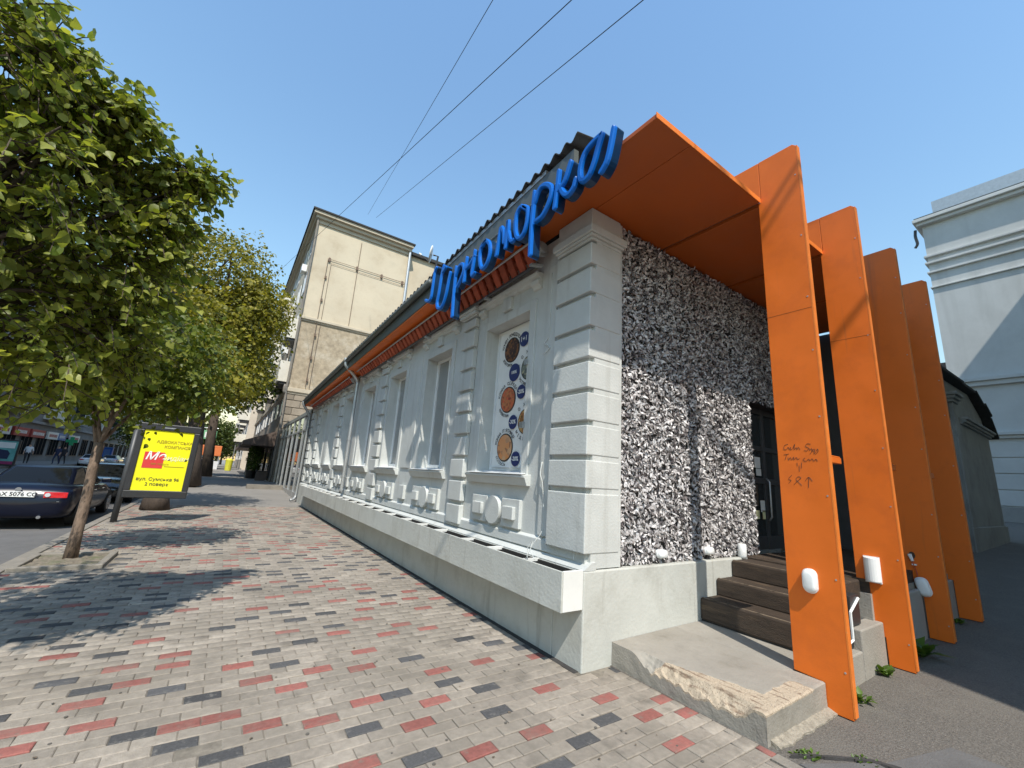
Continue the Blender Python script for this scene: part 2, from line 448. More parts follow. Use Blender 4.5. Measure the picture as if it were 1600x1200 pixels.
def npmesh(name, verts, faces, mats, parent=None, midx=None, kind=None, smooth=False):
    """fast mesh from numpy arrays; faces (F,k)"""
    me = bpy.data.meshes.new(name)
    nv, nf, k = len(verts), len(faces), faces.shape[1]
    me.vertices.add(nv)
    me.vertices.foreach_set('co', np.ascontiguousarray(verts, dtype=np.float32).ravel())
    me.loops.add(nf * k)
    me.loops.foreach_set('vertex_index', np.ascontiguousarray(faces, dtype=np.int32).ravel())
    me.polygons.add(nf)
    me.polygons.foreach_set('loop_start', np.arange(0, nf * k, k, dtype=np.int32))
    me.polygons.foreach_set('loop_total', np.full(nf, k, dtype=np.int32))
    for m in ml(mats): me.materials.append(m)
    if midx is not None: me.polygons.foreach_set('material_index', midx.astype(np.int32))
    if smooth: me.polygons.foreach_set('use_smooth', np.ones(nf, dtype=bool))
    me.update(calc_edges=True)
    me.validate()
    o = bpy.data.objects.new(name, me)
    C.objects.link(o)
    put(o, parent)
    if kind: o['kind'] = kind
    return o

def copy_tree(o, parent=None):
    c = o.copy()
    C.objects.link(c)
    if parent is not None:
        c.parent = parent
    for ch in list(o.children):
        copy_tree(ch, c)
    return c

def text(string, size, origin, right, up, m, parent, name='lettering', align='CENTER', shear=0.0, sx=1.0, off=0.004, bold=0.0):
    """flat lettering as a thin mesh standing 'off' proud of its plane"""
    cu = bpy.data.curves.new(name, 'FONT')
    cu.body = string; cu.size = size; cu.align_x = align; cu.align_y = 'CENTER'; cu.shear = shear
    cu.resolution_u = 3; cu.offset = bold
    tmp = bpy.data.objects.new(name, cu)
    me = bpy.data.meshes.new_from_object(tmp)
    bpy.data.objects.remove(tmp)
    r = Vector(right).normalized(); uu = Vector(up).normalized(); n = r.cross(uu)
    o0 = Vector(origin) + n * off
    for v in me.vertices:
        p = v.co
        v.co = o0 + r * (p.x * sx) + uu * p.y
    me.materials.clear(); me.materials.append(m)
    me.name = name
    o = bpy.data.objects.new(name, me)
    C.objects.link(o)
    put(o, parent)
    return o

def ring_text(string, size, centre, rad, a0, a1, right, up, m, parent, flip=False):
    """letters set round a circle from angle a0 to a1 (degrees), joined into one lettering mesh"""
    r = Vector(right); uu = Vector(up); n = r.cross(uu)
    allv, allf = [], []
    k = len(string)
    for i, ch in enumerate(string):
        if ch == ' ': continue
        a = R(a0 + (a1 - a0) * i / max(k - 1, 1))
        cu = bpy.data.curves.new('t', 'FONT'); cu.body = ch; cu.size = size; cu.align_x = 'CENTER'; cu.align_y = 'CENTER'; cu.resolution_u = 2; cu.offset = .001
        tmp = bpy.data.objects.new('t', cu)
        me = bpy.data.meshes.new_from_object(tmp)
        bpy.data.objects.remove(tmp)
        er = r * math.cos(a) + uu * math.sin(a)
        et = r * math.sin(a) - uu * math.cos(a)
        if flip: er2, et2 = -er, -et
        else: er2, et2 = er, et
        o = len(allv)
        for v in me.vertices:
            allv.append(Vector(centre) + n * .004 + er * rad + et2 * v.co.x + er2 * v.co.y)
        for p in me.polygons: allf.append(tuple(o + j for j in p.vertices))
        bpy.data.meshes.remove(me)
    mb = MB(); mb.add(allv, allf)
    return mb.build('lettering', m, parent)

def smooth_path(pts, n=6):
    """Catmull-Rom through 2D/3D points"""
    P = [np.array(p, float) for p in pts]
    if len(P) < 3: 
        return [P[0] + (P[-1] - P[0]) * t for t in np.linspace(0, 1, n + 1)]
    P = [2 * P[0] - P[1]] + P + [2 * P[-1] - P[-2]]
    out = []
    for i in range(1, len(P) - 2):
        for j in range(n):
            t = j / n
            a, b, c, d = P[i - 1], P[i], P[i + 1], P[i + 2]
            out.append(.5 * ((2 * b) + (-a + c) * t + (2 * a - 5 * b + 4 * c - d) * t * t + (-a + 3 * b - 3 * c + d) * t ** 3))
    out.append(P[-2])
    return out

def project(P):
    """world points (N,3) -> photograph pixels, used only to find which pieces show largest"""
    q = (np.asarray(P, float) - np.array([0, 0, CAM_H])) @ MR
    return np.stack([800 + FPX * q[:, 0] / q[:, 2], 600 + FPX * q[:, 1] / q[:, 2], q[:, 2]], 1)

def ramp(y):
    """gentle rise of the street beyond the restaurant"""
    t = min(max((y - 18) / 15, 0), 1)
    return .36 * t * t * (3 - 2 * t)

# ================================================================== GROUND
RY = [-60, -20, 0, 6, 12, 18, 20, 22, 24, 26, 28, 30, 32, 34, 60, 120, 400, 1500]
def strip(name, x0, x1, z0, z1, m, ys=RY, k=1.0, kind='structure'):
    mb = MB()
    for a, b in zip(ys[:-1], ys[1:]):
        mb.add([(x0, a, z0 + k * ramp(a)), (x1, a, z1 + k * ramp(a)), (x1, b, z1 + k * ramp(b)), (x0, b, z0 + k * ramp(b))], [(0, 1, 2, 3)])
    return mb.build(name, m, kind=kind, smooth=True)

g = MB(); g.add([(-1500, -1500, -.5), (1500, -1500, -.5), (1500, 1500, -.5), (-1500, 1500, -.5)], [(0, 1, 2, 3)])
tag(g.build('ground', M['asphalt']), kind='structure')
strip('road', -12.6, -2.2, -.10, -.12, M['road'], k=.15)
strip('far_pavement', -17, -12.6, .06, .04, M['farpave'], k=.15)
kb = MB()
for a, b in zip(RY[:-1], RY[1:]):
    kb.hexa([(-12.62, a, -.3), (-12.45, a, -.3), (-12.45, b, -.3), (-12.62, b, -.3), (-12.62, a, .046 + .15 * ramp(a)), (-12.45, a, .046 + .15 * ramp(a)), (-12.45, b, .046 + .15 * ramp(b)), (-12.62, b, .046 + .15 * ramp(b))])
tag(kb.build('far_kerb', M['kerb']), kind='structure')

# near kerb: separate stones
kroot = bpy.data.objects.new('kerb', None); C.objects.link(kroot); kroot['kind'] = 'structure'
y = -2.0
while y < 60:
    mb = MB()
    a, b = y + .006, y + .994
    j = rng.uniform(-.006, .006)
    mb.hexa([(-2.2 + j, a, -.4), (-2.03 + j, a, -.4), (-2.03 + j, b, -.4), (-2.2 + j, b, -.4),
             (-2.185 + j, a, .012 + j + ramp(a)), (-2.03 + j, a, .015 + j + ramp(a)), (-2.03 + j, b, .015 + j + ramp(b)), (-2.185 + j, b, .012 + j + ramp(b))])
    o = mb.build('kerb_stone', M['kerb'], kroot, bevel=.012)
    y += 1.0

# ------------------------------------------------------------------ paved pavement: individual pavers
pav = MB()
YP_END = 17.8
ys = [-3, 0, 6, 12, YP_END]
for a, b in zip(ys[:-1], ys[1:]):
    pav.add([(-2.03, a, -.008), (3.2, a, -.008), (3.2, b, -.008), (-2.03, b, -.008)], [(0, 1, 2, 3)])
pav = tag(pav.build('pavement', M['sand']), kind='structure')
strip('street_pavement', -2.03, 3.6, -.002, -.002, M['farpave'], ys=[YP_END, 18, 20, 22, 24, 26, 28, 30, 32, 34, 60, 120, 400, 1500])

PL, PW = 0.2085, 0.1035
PX0, PX1 = -2.02, 2.735
cents = []
rows = int((YP_END + 1.5) / PW)
for r in range(rows):
    yc = -1.5 + (r + .5) * PW
    off = (r % 2) * PL / 2
    xr = (3.04 if yc < 1.55 else 3.145) if yc < 2.84 else PX1
    x = PX0 - PL + off
    while x < xr:
        a, b = max(x, PX0), min(x + PL, xr)
        if b - a > .03:
            # leave the square round the young tree unpaved
            if not (-2.1 < (a + b) / 2 < -1.08 and 8.15 < yc < 9.22):
                cents.append(((a + b) / 2, yc, b - a))
        x += PL
cents = np.array(cents)
N = len(cents)
cidx = np.zeros(N, int)
grid = {}
for i in nrng.permutation(N):
    x, yv = cents[i, 0], cents[i, 1]
    gx, gy = int(x // .5), int(yv // .5)
    want = 1 if nrng.random() < .54 else 2
    near_ = [q for dx in (-1, 0, 1) for dy in (-1, 0, 1) for q in grid.get((gx + dx, gy + dy), [])]
    lim = nrng.uniform(.17, .32)
    if all(math.hypot((x - a) * .9, (yv - b) * 1.25) > lim for a, b in near_):
        if nrng.random() < .74:
            cidx[i] = want
        grid.setdefault((gx, gy), []).append((x, yv))
tpl = np.array([[-.5, -.5, 0], [.5, -.5, 0], [.5, .5, 0], [-.5, .5, 0]])
def paver_verts(L, W, h=.012, c=.006):
    a, b = L / 2 - .0022, W / 2 - .0022
    v = []
    for (x, y) in ((-a, -b), (a, -b), (a, b), (-a, b)): v.append((x, y, -h))
    for (x, y) in ((-a, -b), (a, -b), (a, b), (-a, b)): v.append((x, y, -c * .7))
    for (x, y) in ((-a + c, -b + c), (a - c, -b + c), (a - c, b - c), (-a + c, b - c)): v.append((x, y, 0))
    return np.array(v)
PF = np.array([[0, 1, 5, 4], [1, 2, 6, 5], [2, 3, 7, 6], [3, 0, 4, 7], [4, 5, 9, 8], [5, 6, 10, 9], [6, 7, 11, 10], [7, 4, 8, 11], [8, 9, 10, 11]])
px = project(np.column_stack([cents[:, :2], np.zeros(N)]))
dist = np.hypot(np.hypot(cents[:, 0], cents[:, 1]), CAM_H)
seen = (px[:, 2] > .2) & (px[:, 0] > -10) & (px[:, 0] < 1610) & (px[:, 1] < 1215) & (px[:, 1] > 0)
full = np.abs(cents[:, 2] - PL) < .002
area = np.where(seen & full, CAM_H / dist ** 3, 0)
top = set(np.argsort(-area)[:300].tolist())
base_me = []
for mi, k in enumerate(('pg', 'pr', 'pd')):
    me = bpy.data.meshes.new('paver')
    me.from_pydata([tuple(p) for p in paver_verts(PL, PW)], [], [tuple(f) for f in PF])
    me.materials.append(M[k])
    base_me.append(me)
VV, FF, MI = [], [], []
cnt = 0
for i in range(N):
    x, yv, L = cents[i]
    # pavement is gently uneven; a few stones stand proud or tilt
    dz = .004 * math.sin(x * 2.1 + 1) * math.sin(yv * 1.7) + rng.uniform(-.002, .002) - (.004 if rng.random() < .04 else 0)
    tx, ty = rng.gauss(0, .007), rng.gauss(0, .010)
    rzj = rng.gauss(0, .007)
    if i in top:
        o = bpy.data.objects.new('paver', base_me[cidx[i]])
        o.location = (x, yv, dz); o.rotation_euler = (ty, tx, rzj)
        o.parent = pav
        C.objects.link(o)
    else:
        v = paver_verts(L, PW)
        z = v[:, 2] + dz + v[:, 0] * tx + v[:, 1] * ty
        VV.append(np.column_stack([v[:, 0] + x, v[:, 1] + yv, z]))
        FF.append(PF + cnt * 12); MI.append(np.full(9, cidx[i])); cnt += 1
npmesh('paver_field', np.concatenate(VV), np.concatenate(FF), [M['pg'], M['pr'], M['pd']], pav, np.concatenate(MI), kind='stuff')

# dark settlement joint between pavers and plinth, edging strip towards the yard
mb = MB(); mb.box(2.735, 2.80, 2.9, 20.0, -.05, -.003)
tag(mb.build('plinth_joint', M['gutter']), kind='structure')
# yard asphalt on the right, rising gently
def gz(x): return max(0, .027 * (x - 4.2))
mb = MB()
xs = [3.14, 3.6, 4.2, 6, 8, 12, 20, 40, 90]
for a, b in zip(xs[:-1], xs[1:]):
    mb.add([(a, -12, gz(a) - .003), (b, -12, gz(b) - .003), (b, 8, gz(b) - .003), (a, 8, gz(a) - .003)], [(0, 1, 2, 3)])
tag(mb.build('yard_asphalt', M['asphalt']), kind='structure')
mb = MB()
yy = -3.0
while yy < 1.5:
    mb.box(3.05, 3.14, yy + .005, min(yy + .5, 1.545) - .005, -.1, .004)
    yy += .5
tag(mb.build('edging_strip', M['kerb']), kind='structure')
# asphalt patches with a crack between
mb = MB()
for k, (x0, y0, x1, y1, x2, y2, x3, y3) in enumerate([(3.15, -1.2, 3.52, -1.2, 3.60, 1.15, 3.15, 1.38), (3.58, -1.2, 4.6, -1.2, 4.3, .95, 3.64, 1.12)]):
    mb.hexa([(x0, y0, -.02), (x1, y1, -.02), (x2, y2, -.02), (x3, y3, -.02), (x0, y0, .008), (x1, y1, .008), (x2, y2, .010), (x3, y3, .010)])
tag(mb.build('asphalt_patch', M['road'], bevel=.004), kind='structure')

mb = MB()
cp_ = smooth_path([(3.20, 1.44), (3.42, 1.30), (3.60, 1.16), (3.68, .95), (3.66, .6), (3.72, .2), (3.70, -.4)], 5)
for p, q in zip(cp_[:-1], cp_[1:]):
    w0, w1 = .012 + .012 * rng.random(), .012 + .012 * rng.random()
    mb.hexa([(p[0] - w0, p[1], -.02), (p[0] + w0, p[1], -.02), (q[0] + w1, q[1], -.02), (q[0] - w1, q[1], -.02), (p[0] - w0, p[1], .014), (p[0] + w0, p[1], .014), (q[0] + w1, q[1], .014), (q[0] - w1, q[1], .014)])
tag(mb.build('asphalt_crack', M['gutter']), kind='structure')

# ================================================================== RESTAURANT BUILDING
bd = empty('restaurant_building', 'low pale grey stuccoed restaurant with rusticated corner pillar and shell clad gable wall', 'building', (2.8, 2.9, 0))
XW, XP, XQ = 2.90, 2.82, 2.812
YC, YE = 2.865, 19.8
ZT = 4.46
# plinth
mb = MB()
mb.box(2.794, 3.3, YC + .401, YE, -.3, .79)
mb.box(2.794, 5.60, YC, YC + .4, -.3, .79)
mb.build('plinth', M['plinth'], bd, bevel=.012)
mb = MB()
mb.prism([(2.80, YC + .005, .792), (2.95, YC + .005, .792), (2.95, YC + .005, .862), (2.90, YC + .005, .855), (2.80, YC + .005, .797)], (0, YE - YC - .01, 0))
mb.build('ledge', M['facade'], bd)

# street wall with window openings
WIN = [4.56, 6.76, 8.92, 11.12, 13.22, 15.22, 17.1, 18.75]
WH = [.53, .52, .51, .53, .51, .5, .48, .42]
Z0, Z1 = 1.60, 3.66
mb = MB()
edges = [YC + .03]
for c, h in zip(WIN, WH): edges += [c - h, c + h]
edges.append(YE)
for i in range(0, len(edges), 2):
    mb.box(XW, XW + .4, edges[i], edges[i + 1], .80, ZT)
for c, h in zip(WIN, WH):
    mb.box(XW, XW + .4, c - h, c + h, .80, Z0)
    mb.box(XW, XW + .4, c - h, c + h, Z1, ZT)
mb.build('street_wall', M['facade'], bd)
# base course
mb = MB()
mb.hexa([(2.855, YC + .2, .85), (XW + .02, YC + .2, .85), (XW + .02, YE - .1, .85), (2.855, YE - .1, .85), (2.862, YC + .2, .955), (XW + .02, YC + .2, .99), (XW + .02, YE - .1, .99), (2.862, YE - .1, .955)])
mb.build('base_course', M['facade'], bd, bevel=.005)

# windows
for i, (c, h) in enumerate(zip(WIN, WH)):
    mb = MB()
    t = .12
    for (a, b, z0, z1) in ((c - h - t, c - h, Z0 - .02, Z1 + t), (c + h, c + h + t, Z0 - .02, Z1 + t), (c - h, c + h, Z1, Z1 + t)):
        mb.box(XW - .025, XW + .001, a, b, z0, z1)
    fr = mb.build('window_surround', M['facade'], bd, bevel=.006)
    # frame inside the reveal
    X = 3.085
    mb = MB()
    f = .05
    mb.box(X, X + .06, c - h, c - h + f, Z0 + .05, Z1)
    mb.box(X, X + .06, c + h - f, c + h, Z0 + .05, Z1)
    mb.box(X, X + .06, c - h + f, c + h - f, Z0 + .05, Z0 + .05 + f)
    mb.box(X, X + .06, c - h + f, c + h - f, Z1 - f, Z1)
    mb.box(X + .005, X + .055, c - .025, c + .025, Z0 + .05 + f, Z1 - f)
    win = mb.build('window', M['white'], bd, bevel=.006)
    for a, b in ((c - h + f, c - .025), (c + .025, c + h - f)):
        p = MB(); p.box(X + .03, X + .036, a, b, Z0 + .05 + f, Z1 - f)
        p.build('pane', M['panegrey'], win)
    p = MB(); p.box(X + .08, X + .085, c - h, c + h, Z0 + .05, Z1)
    p.build('blind', M['blind'], win)
    p = MB(); p.box(X + .2, X + .3, c - h - .1, c + h + .1, Z0 - .1, Z1 + .1)
    p.build('backing', M['dark'], win)
    # sill with moulded underside, metal cover inside the reveal
    mb = MB()
    cs = c
    mb.prism([(XW - .10, cs - h - .17, Z0 - .005), (XW + .01, cs - h - .17, Z0 + .01), (XW + .01, cs - h - .17, Z0 - .12), (XW - .05, cs - h - .17, Z0 - .12), (XW - .085, cs - h - .17, Z0 - .035), (XW - .10, cs - h - .17, Z0 - .03)], (0, 2 * h + .34, 0))
    mb.build('sill', M['facade'], win, bevel=.004)
    mb = MB()
    mb.hexa([(XW - .11, c - h - .14, Z0 + .004), (X, c - h + .002, Z0 + .03), (X, c + h - .002, Z0 + .03), (XW - .11, c + h + .14, Z0 + .004),
             (XW - .11, c - h - .14, Z0 + .012), (X, c - h + .002, Z0 + .05), (X, c + h - .002, Z0 + .05), (XW - .11, c + h + .14, Z0 + .012)])
    mb.build('sill_cover', M['white'], win)
    # ornament under the window: two stepped tablets and a disc
    k = h / .53
    for sgn in (1, -1):
        mb = MB()
        yc = c + sgn * .36 * k - .03
        mb.box(XW - .045, XW + .01, yc - .185 * k, yc + .185 * k, 1.0, 1.32)
        mb.box(XW - .085, XW - .04, yc - .11 * k, yc + .11 * k, 1.09, 1.235)
        mb.build('tablet', M['facade'], bd, bevel=.007)
    mb = MB(); mb.disc((XW - .075, c - .03, 1.165), (1, 0, 0), .168, .08, 36, sx=k)
    mb.build('roundel', M['facade'], bd, bevel=.006)
    # hood mould with keystone
    mb = MB()
    e = .74 * k
    prof = [(0, 0), (-.035, .01), (-.05, .04), (-.09, .055), (-.105, .10), (0, .115)]
    zc0 = 3.99 - .004 * (c - 4.5)
    mb.prism([(XW + dx, c - e, zc0 + dz) for dx, dz in prof], (0, 2 * e, 0))
    for s in (-1, 1):
        ya = c + s * e
        mb.prism([(XW + dx * .8, min(ya, ya - s * .16), zc0 - .10 + dz) for dx, dz in prof], (0, .16, 0))
    mb.build('hood_mould', M['facade'], bd, bevel=.004)
    mb = MB(); mb.box(XW - .05, XW + .01, c - .1, c + .1, Z1 + .15, zc0)
    mb.build('keystone', M['facade'], bd, bevel=.006)

# corner pillar of rusticated blocks
ZB = [.905, 1.485, 1.795, 2.128, 2.452, 2.77, 3.105, 3.475, 3.80, 4.09]
G = .05
for i in range(len(ZB) - 1):
    mb = MB()
    z0, z1 = ZB[i] + G * .5, ZB[i + 1] - G * .5
    mb.box(XQ, 3.268, 2.888, 3.445, z0, z1)
    mb.build('quoin_block', M['facade'], bd, bevel=.009, seg=2)
mb = MB()
mb.box(XQ + .055, 3.25, 2.935, 3.42, .80, ZT)
mb.build('pillar_core', M['facade'], bd)
mb = MB()
for (a, z0, z1) in ((.005, 4.095, 4.13), (.03, 4.13, 4.16), (.055, 4.16, 4.245), (.02, 4.245, 4.262)):
    mb.box(XQ - a, 3.268 + a * .9, 2.888 - a, 3.445 + a * .5, z0, z1)
mb.build('pillar_capital', M['facade'], bd, bevel=.01)
mb = MB(); mb.box(XQ + .002, 3.266, 2.89, 3.44, 4.262, ZT + .02)
mb.build('pillar_top_block', M['facade'], bd, bevel=.008)

# pilasters between pairs of windows
for yc, hw in ((5.58, .205), (9.80, .21), (14.12, .21), (17.95, .19), (19.55, .2)):
    mb = MB(); mb.box(XP + .05, XW + .01, yc - hw + .04, yc + hw - .04, .85, 4.3)
    pil = mb.build('pilaster', M['facade'], bd)
    zz = [.86, 1.17, 1.50, 1.81, 2.13, 2.46, 2.785, 3.12, 3.46, 3.78, 3.97]
    for i in range(len(zz) - 1):
        mb = MB(); mb.box(XP, XW - .002, yc - hw, yc + hw, zz[i] + .026, zz[i + 1] - .026)
        mb.build('quoin_block', M['facade'], pil, bevel=.012)
    mb = MB()
    for (a, z0, z1) in ((.01, 3.975, 4.0), (.05, 4.0, 4.05), (.08, 4.05, 4.115), (.03, 4.115, 4.14)):
        mb.box(XP - a, XW + .005, yc - hw - a, yc + hw + a, z0, z1)
    mb.build('capital', M['facade'], pil, bevel=.008)
# flat strips between the windows of a pair, low tablets under them
for yc in (7.84, 12.17, 16.17):
    mb = MB(); mb.box(XW - .02, XW + .005, yc - .26, yc + .26, 1.62, 3.80)
    mb.build('wall_strip', M['facade'], bd, bevel=.006)
    mb = MB(); mb.box(XW - .05, XW + .005, yc - .13, yc + .13, 1.05, 1.30)
    mb.build('tablet', M['facade'], bd, bevel=.008)
# narrow frame strips beside first window
mb = MB(); mb.box(XW - .03, XW + .005, 3.50, 3.66, .99, 4.1)
mb.build('wall_strip', M['facade'], bd, bevel=.006)

# end wall (beyond) and hidden body
mb = MB(); mb.box(2.92, 9.2, YE - .3, YE, 0, ZT - .1)
mb.build('rear_wall', M['grey_wall'], bd)

# gable wall towards the yard: shell cladding, door, plain wall
YS = 2.955
mb = MB(); mb.box(3.26, 6.02, YS, YS + .3, .78, ZT + .02); mb.box(6.021, 7.46, YS, YS + .3, 2.85, ZT + .02)
shw = mb.build('shell_wall', M['shellback'], bd)
NS = 21500
sx = nrng.uniform(3.285, 6.0, NS); sz = nrng.uniform(.80, ZT, NS)
nd_ = 4200
sx[-nd_:] = nrng.uniform(6.0, 7.45, nd_); sz[-nd_:] = nrng.uniform(2.86, ZT, nd_)
# shells also on the return into the door recess
NR = 2200
ry = nrng.uniform(YS, YS + .25, NR); rz_ = nrng.uniform(.80, 2.85, NR)
t_ = np.array([[0, -.5, 0], [-.15, -.2, .08], [-.19, .15, .09], [0, .5, .02], [.19, .15, .09], [.15, -.2, .08], [0, 0, .17]])
TF = np.array([[0, 6, 1], [1, 6, 2], [2, 6, 3], [3, 6, 4], [4, 6, 5], [5, 6, 0]])
def rand_rot(n, base, tilt):
    """rotation matrices: local z -> near base normal, spun about it"""
    base = np.array(base, float)
    nrm = base[None, :] + nrng.normal(0, tilt, (n, 3))
    nrm /= np.linalg.norm(nrm, axis=1)[:, None]
    a = nrng.normal(0, 1, (n, 3))
    x = np.cross(a, nrm); x /= np.linalg.norm(x, axis=1)[:, None]
    yv = np.cross(nrm, x)
    return np.stack([x, yv, nrm], 2)
Rm = rand_rot(NS, (0, -1, .15), .55)
size = nrng.uniform(.052, .090, NS)
flipz = np.where(nrng.random(NS) < .45, -1.0, 1.0)
loc = np.column_stack([sx, YS - nrng.uniform(.006, .034, NS), sz])
near = np.argsort(np.hypot(sx - 3.2, (sz - 1.7) * .8))[:300]
isn = np.zeros(NS, bool); isn[near] = True
shm = bpy.data.meshes.new('shell')
shm.from_pydata([tuple(p) for p in t_], [], [tuple(f) for f in TF]); shm.materials.append(M['shell'])
for i in near:
    o = bpy.data.objects.new('shell', shm)
    A = Rm[i] * size[i]
    mtx = Matrix(((A[0, 0], A[0, 1], A[0, 2] * flipz[i], loc[i, 0]), (A[1, 0], A[1, 1], A[1, 2] * flipz[i], loc[i, 1]), (A[2, 0], A[2, 1], A[2, 2] * flipz[i], loc[i, 2]), (0, 0, 0, 1)))
    o.parent = shw
    o.matrix_local = mtx
    C.objects.link(o)
idx = np.where(~isn)[0]
tt = np.repeat(t_[None], len(idx), 0) * size[idx][:, None, None]
tt[:, :, 2] *= flipz[idx][:, None]
V1 = np.einsum('nij,nkj->nki', Rm[idx], tt) + loc[idx][:, None, :]
Rr = rand_rot(NR, (1, -.2, .25), .42)
t2 = np.repeat(t_[None], NR, 0) * nrng.uniform(.052, .090, NR)[:, None, None]
V2 = np.einsum('nij,nkj->nki', Rr, t2) + np.column_stack([6.02 + nrng.uniform(.006, .03, NR), ry, rz_])[:, None, :]
V = np.concatenate([V1, V2])
F = (TF[None] + np.arange(len(V))[:, None, None] * 7).reshape(-1, 3)
npmesh('shell_field', V.reshape(-1, 3), F, M['shell'], shw, kind='stuff')

mb = MB()
mb.box(7.47, 18.0, 2.97, 3.3, .4, ZT + .02)
mb.build('yard_wall', M['grey_wall'], bd)
# glazed entrance door
mb = MB()
for a, b in ((6.06, 6.14), (6.72, 6.79), (7.36, 7.45)): mb.box(a, b, 3.12, 3.19, .80, 2.85)
for z0, z1 in ((.80, .98), (1.72, 1.80), (2.20, 2.27), (2.76, 2.85)):
    mb.box(6.14, 6.72, 3.125, 3.185, z0, z1); mb.box(6.79, 7.36, 3.125, 3.185, z0, z1)
door = mb.build('entrance_door', M['darkgrey'], bd, bevel=.005)
for a, b in ((6.14, 6.72), (6.79, 7.36)):
    p = MB(); p.box(a, b, 3.15, 3.156, .98, 2.76); p.build('pane', M['glass'], door)
for (x, z, wd, ht, m) in ((6.50, 2.02, .16, .16, 'paper'), (6.52, 1.88, .14, .1, 'paper'), (6.58, 1.40, .12, .16, 'paper'), (6.42, 1.28, .1, .12, 'paleyellow'), (6.44, 1.55, .05, .3, 'wood'), (6.6, 1.28, .08, .12, 'paleyellow')):
    p = MB(); p.box(x - wd / 2, x + wd / 2, 3.108, 3.112, z - ht / 2, z + ht / 2); p.build('sticker', M[m], door)
p = MB(); p.tube([(6.70, 3.09, 1.2), (6.70, 3.05, 1.25), (6.70, 3.05, 1.75), (6.70, 3.09, 1.8)], .014, 8); p.build('handle', M['metal'], door, smooth=True)

# roof: corrugated sheet with a shallow slope, fascia, soffit
def eave_x(y): return 2.385 + .008 * (y - 5)
def eave_z(y): return 4.83 - .030 * (y - 5)
def soff_z(y): return 4.445 - .022 * (y - 3)
mb = MB()
P = .177
nY = int((20.2 - 2.62) / (P / 8))
vs, fs = [], []
for i in range(nY + 1):
    yv = 2.62 + i * P / 8
    cz = .034 * math.cos(2 * math.pi * i / 8)
    for (dx, dz) in ((-.045, 0), (3.8, .95)):
        vs.append((eave_x(yv) + dx, yv, eave_z(yv) + .03 + dz + cz))
for i in range(nY):
    a = 2 * i
    fs.append((a, a + 1, a + 3, a + 2))
mb.add(vs, fs)
rf = mb.build('roof', M['roof'], bd, smooth=True)
so_ = rf.modifiers.new('thick', 'SOLIDIFY'); so_.thickness = .014
ysl = [2.7, 4, 6, 8, 10, 12, 14, 16, 18, 19, 20.1]
mb = MB()
for a, b in zip(ysl[:-1], ysl[1:]):
    mb.hexa([(eave_x(a) - .01, a, soff_z(a) + .03), (eave_x(a) + .05, a, soff_z(a) + .03), (eave_x(b) + .05, b, soff_z(b) + .03), (eave_x(b) - .01, b, soff_z(b) + .03),
             (eave_x(a) - .01, a, eave_z(a) - .06), (eave_x(a) + .05, a, eave_z(a) - .06), (eave_x(b) + .05, b, eave_z(b) - .06), (eave_x(b) - .01, b, eave_z(b) - .06)])
mb.build('fascia', M['fascia'], bd)
# pale batten under the sheets
mb = MB()
ysb = [3.15] + ysl[1:]
for a, b in zip(ysb[:-1], ysb[1:]):
    mb.hexa([(eave_x(a) - .018, a, eave_z(a) - .058), (eave_x(a) + .05, a, eave_z(a) - .058), (eave_x(b) + .05, b, eave_z(b) - .058), (eave_x(b) - .018, b, eave_z(b) - .058),
             (eave_x(a) - .018, a, eave_z(a) - .004), (eave_x(a) + .05, a, eave_z(a) - .004), (eave_x(b) + .05, b, eave_z(b) - .004), (eave_x(b) - .018, b, eave_z(b) - .004)])
mb.build('eave_batten', M['metal'], bd)
# half round gutter
mb = MB()
mb.tube([(eave_x(a) - .055, a, eave_z(a) - .10) for a in [6.2] + ysl[3:]], .058, 10)
mb.build('eave_gutter', M['fascia'], bd, smooth=True)
mb = MB()
ysf = [3.95, 6, 8, 10, 12, 14, 16, 18, 20.1]
for a, b in zip(ysf[:-1], ysf[1:]):
    mb.hexa([(eave_x(a) + .0, a, soff_z(a)), (XW + .02, a, soff_z(a)), (XW + .02, b, soff_z(b)), (eave_x(b) + .0, b, soff_z(b)),
             (eave_x(a) + .0, a, soff_z(a) + .025), (XW + .02, a, soff_z(a) + .025), (XW + .02, b, soff_z(b) + .025), (eave_x(b) + .0, b, soff_z(b) + .025)])
mb.build('soffit', M['orange'], bd)
# roof of the wing
mb = MB()
mb.add([(3.2, 3.0, 4.6), (18, 3.0, 4.6), (18, 9, 4.8), (3.2, 9, 4.8)], [(0, 1, 2, 3)])
mb.build('wing_roof', M['roof'], bd)

# downpipes
def downpipe(yv, parent, ztop, xg):
    mb = MB()
    mb.tube(smooth_path([(xg, yv, ztop), (xg, yv, ztop - .12), (2.62, yv - .05, ztop - .36), (2.745, yv - .08, ztop - .55), (2.75, yv - .08, ztop - .8), (2.75, yv - .08, 1.4), (2.74, yv - .08, .88)], 4), .048, 10)
    o = mb.build('downpipe', M['metal'], parent, smooth=True)
    for z in (1.3, 2.3, 3.2):
        b = MB(); b.tube([(2.75, yv - .08, z), (2.75, yv - .08, z + .05)], .056, 10); b.build('clamp', M['metal'], o)
    b = MB(); b.tube([(xg, yv, ztop + .09), (xg, yv, ztop - .02)], [.085, .05], 10); b.build('hopper', M['white'], o)
downpipe(12.16, bd, eave_z(12.1) - .12, eave_x(12.1) - .055)
mb = MB()
mb.tube(smooth_path([(2.42, 19.95, 4.25), (2.45, 19.95, 4.1), (2.72, 19.95, 3.7), (2.76, 19.95, 3.4), (2.76, 19.95, 2.6), (2.76, 19.95, .5), (2.70, 19.9, .16), (2.55, 19.8, .10)], 4), .055, 10)
mb.build('downpipe', M['metal'], bd, smooth=True)

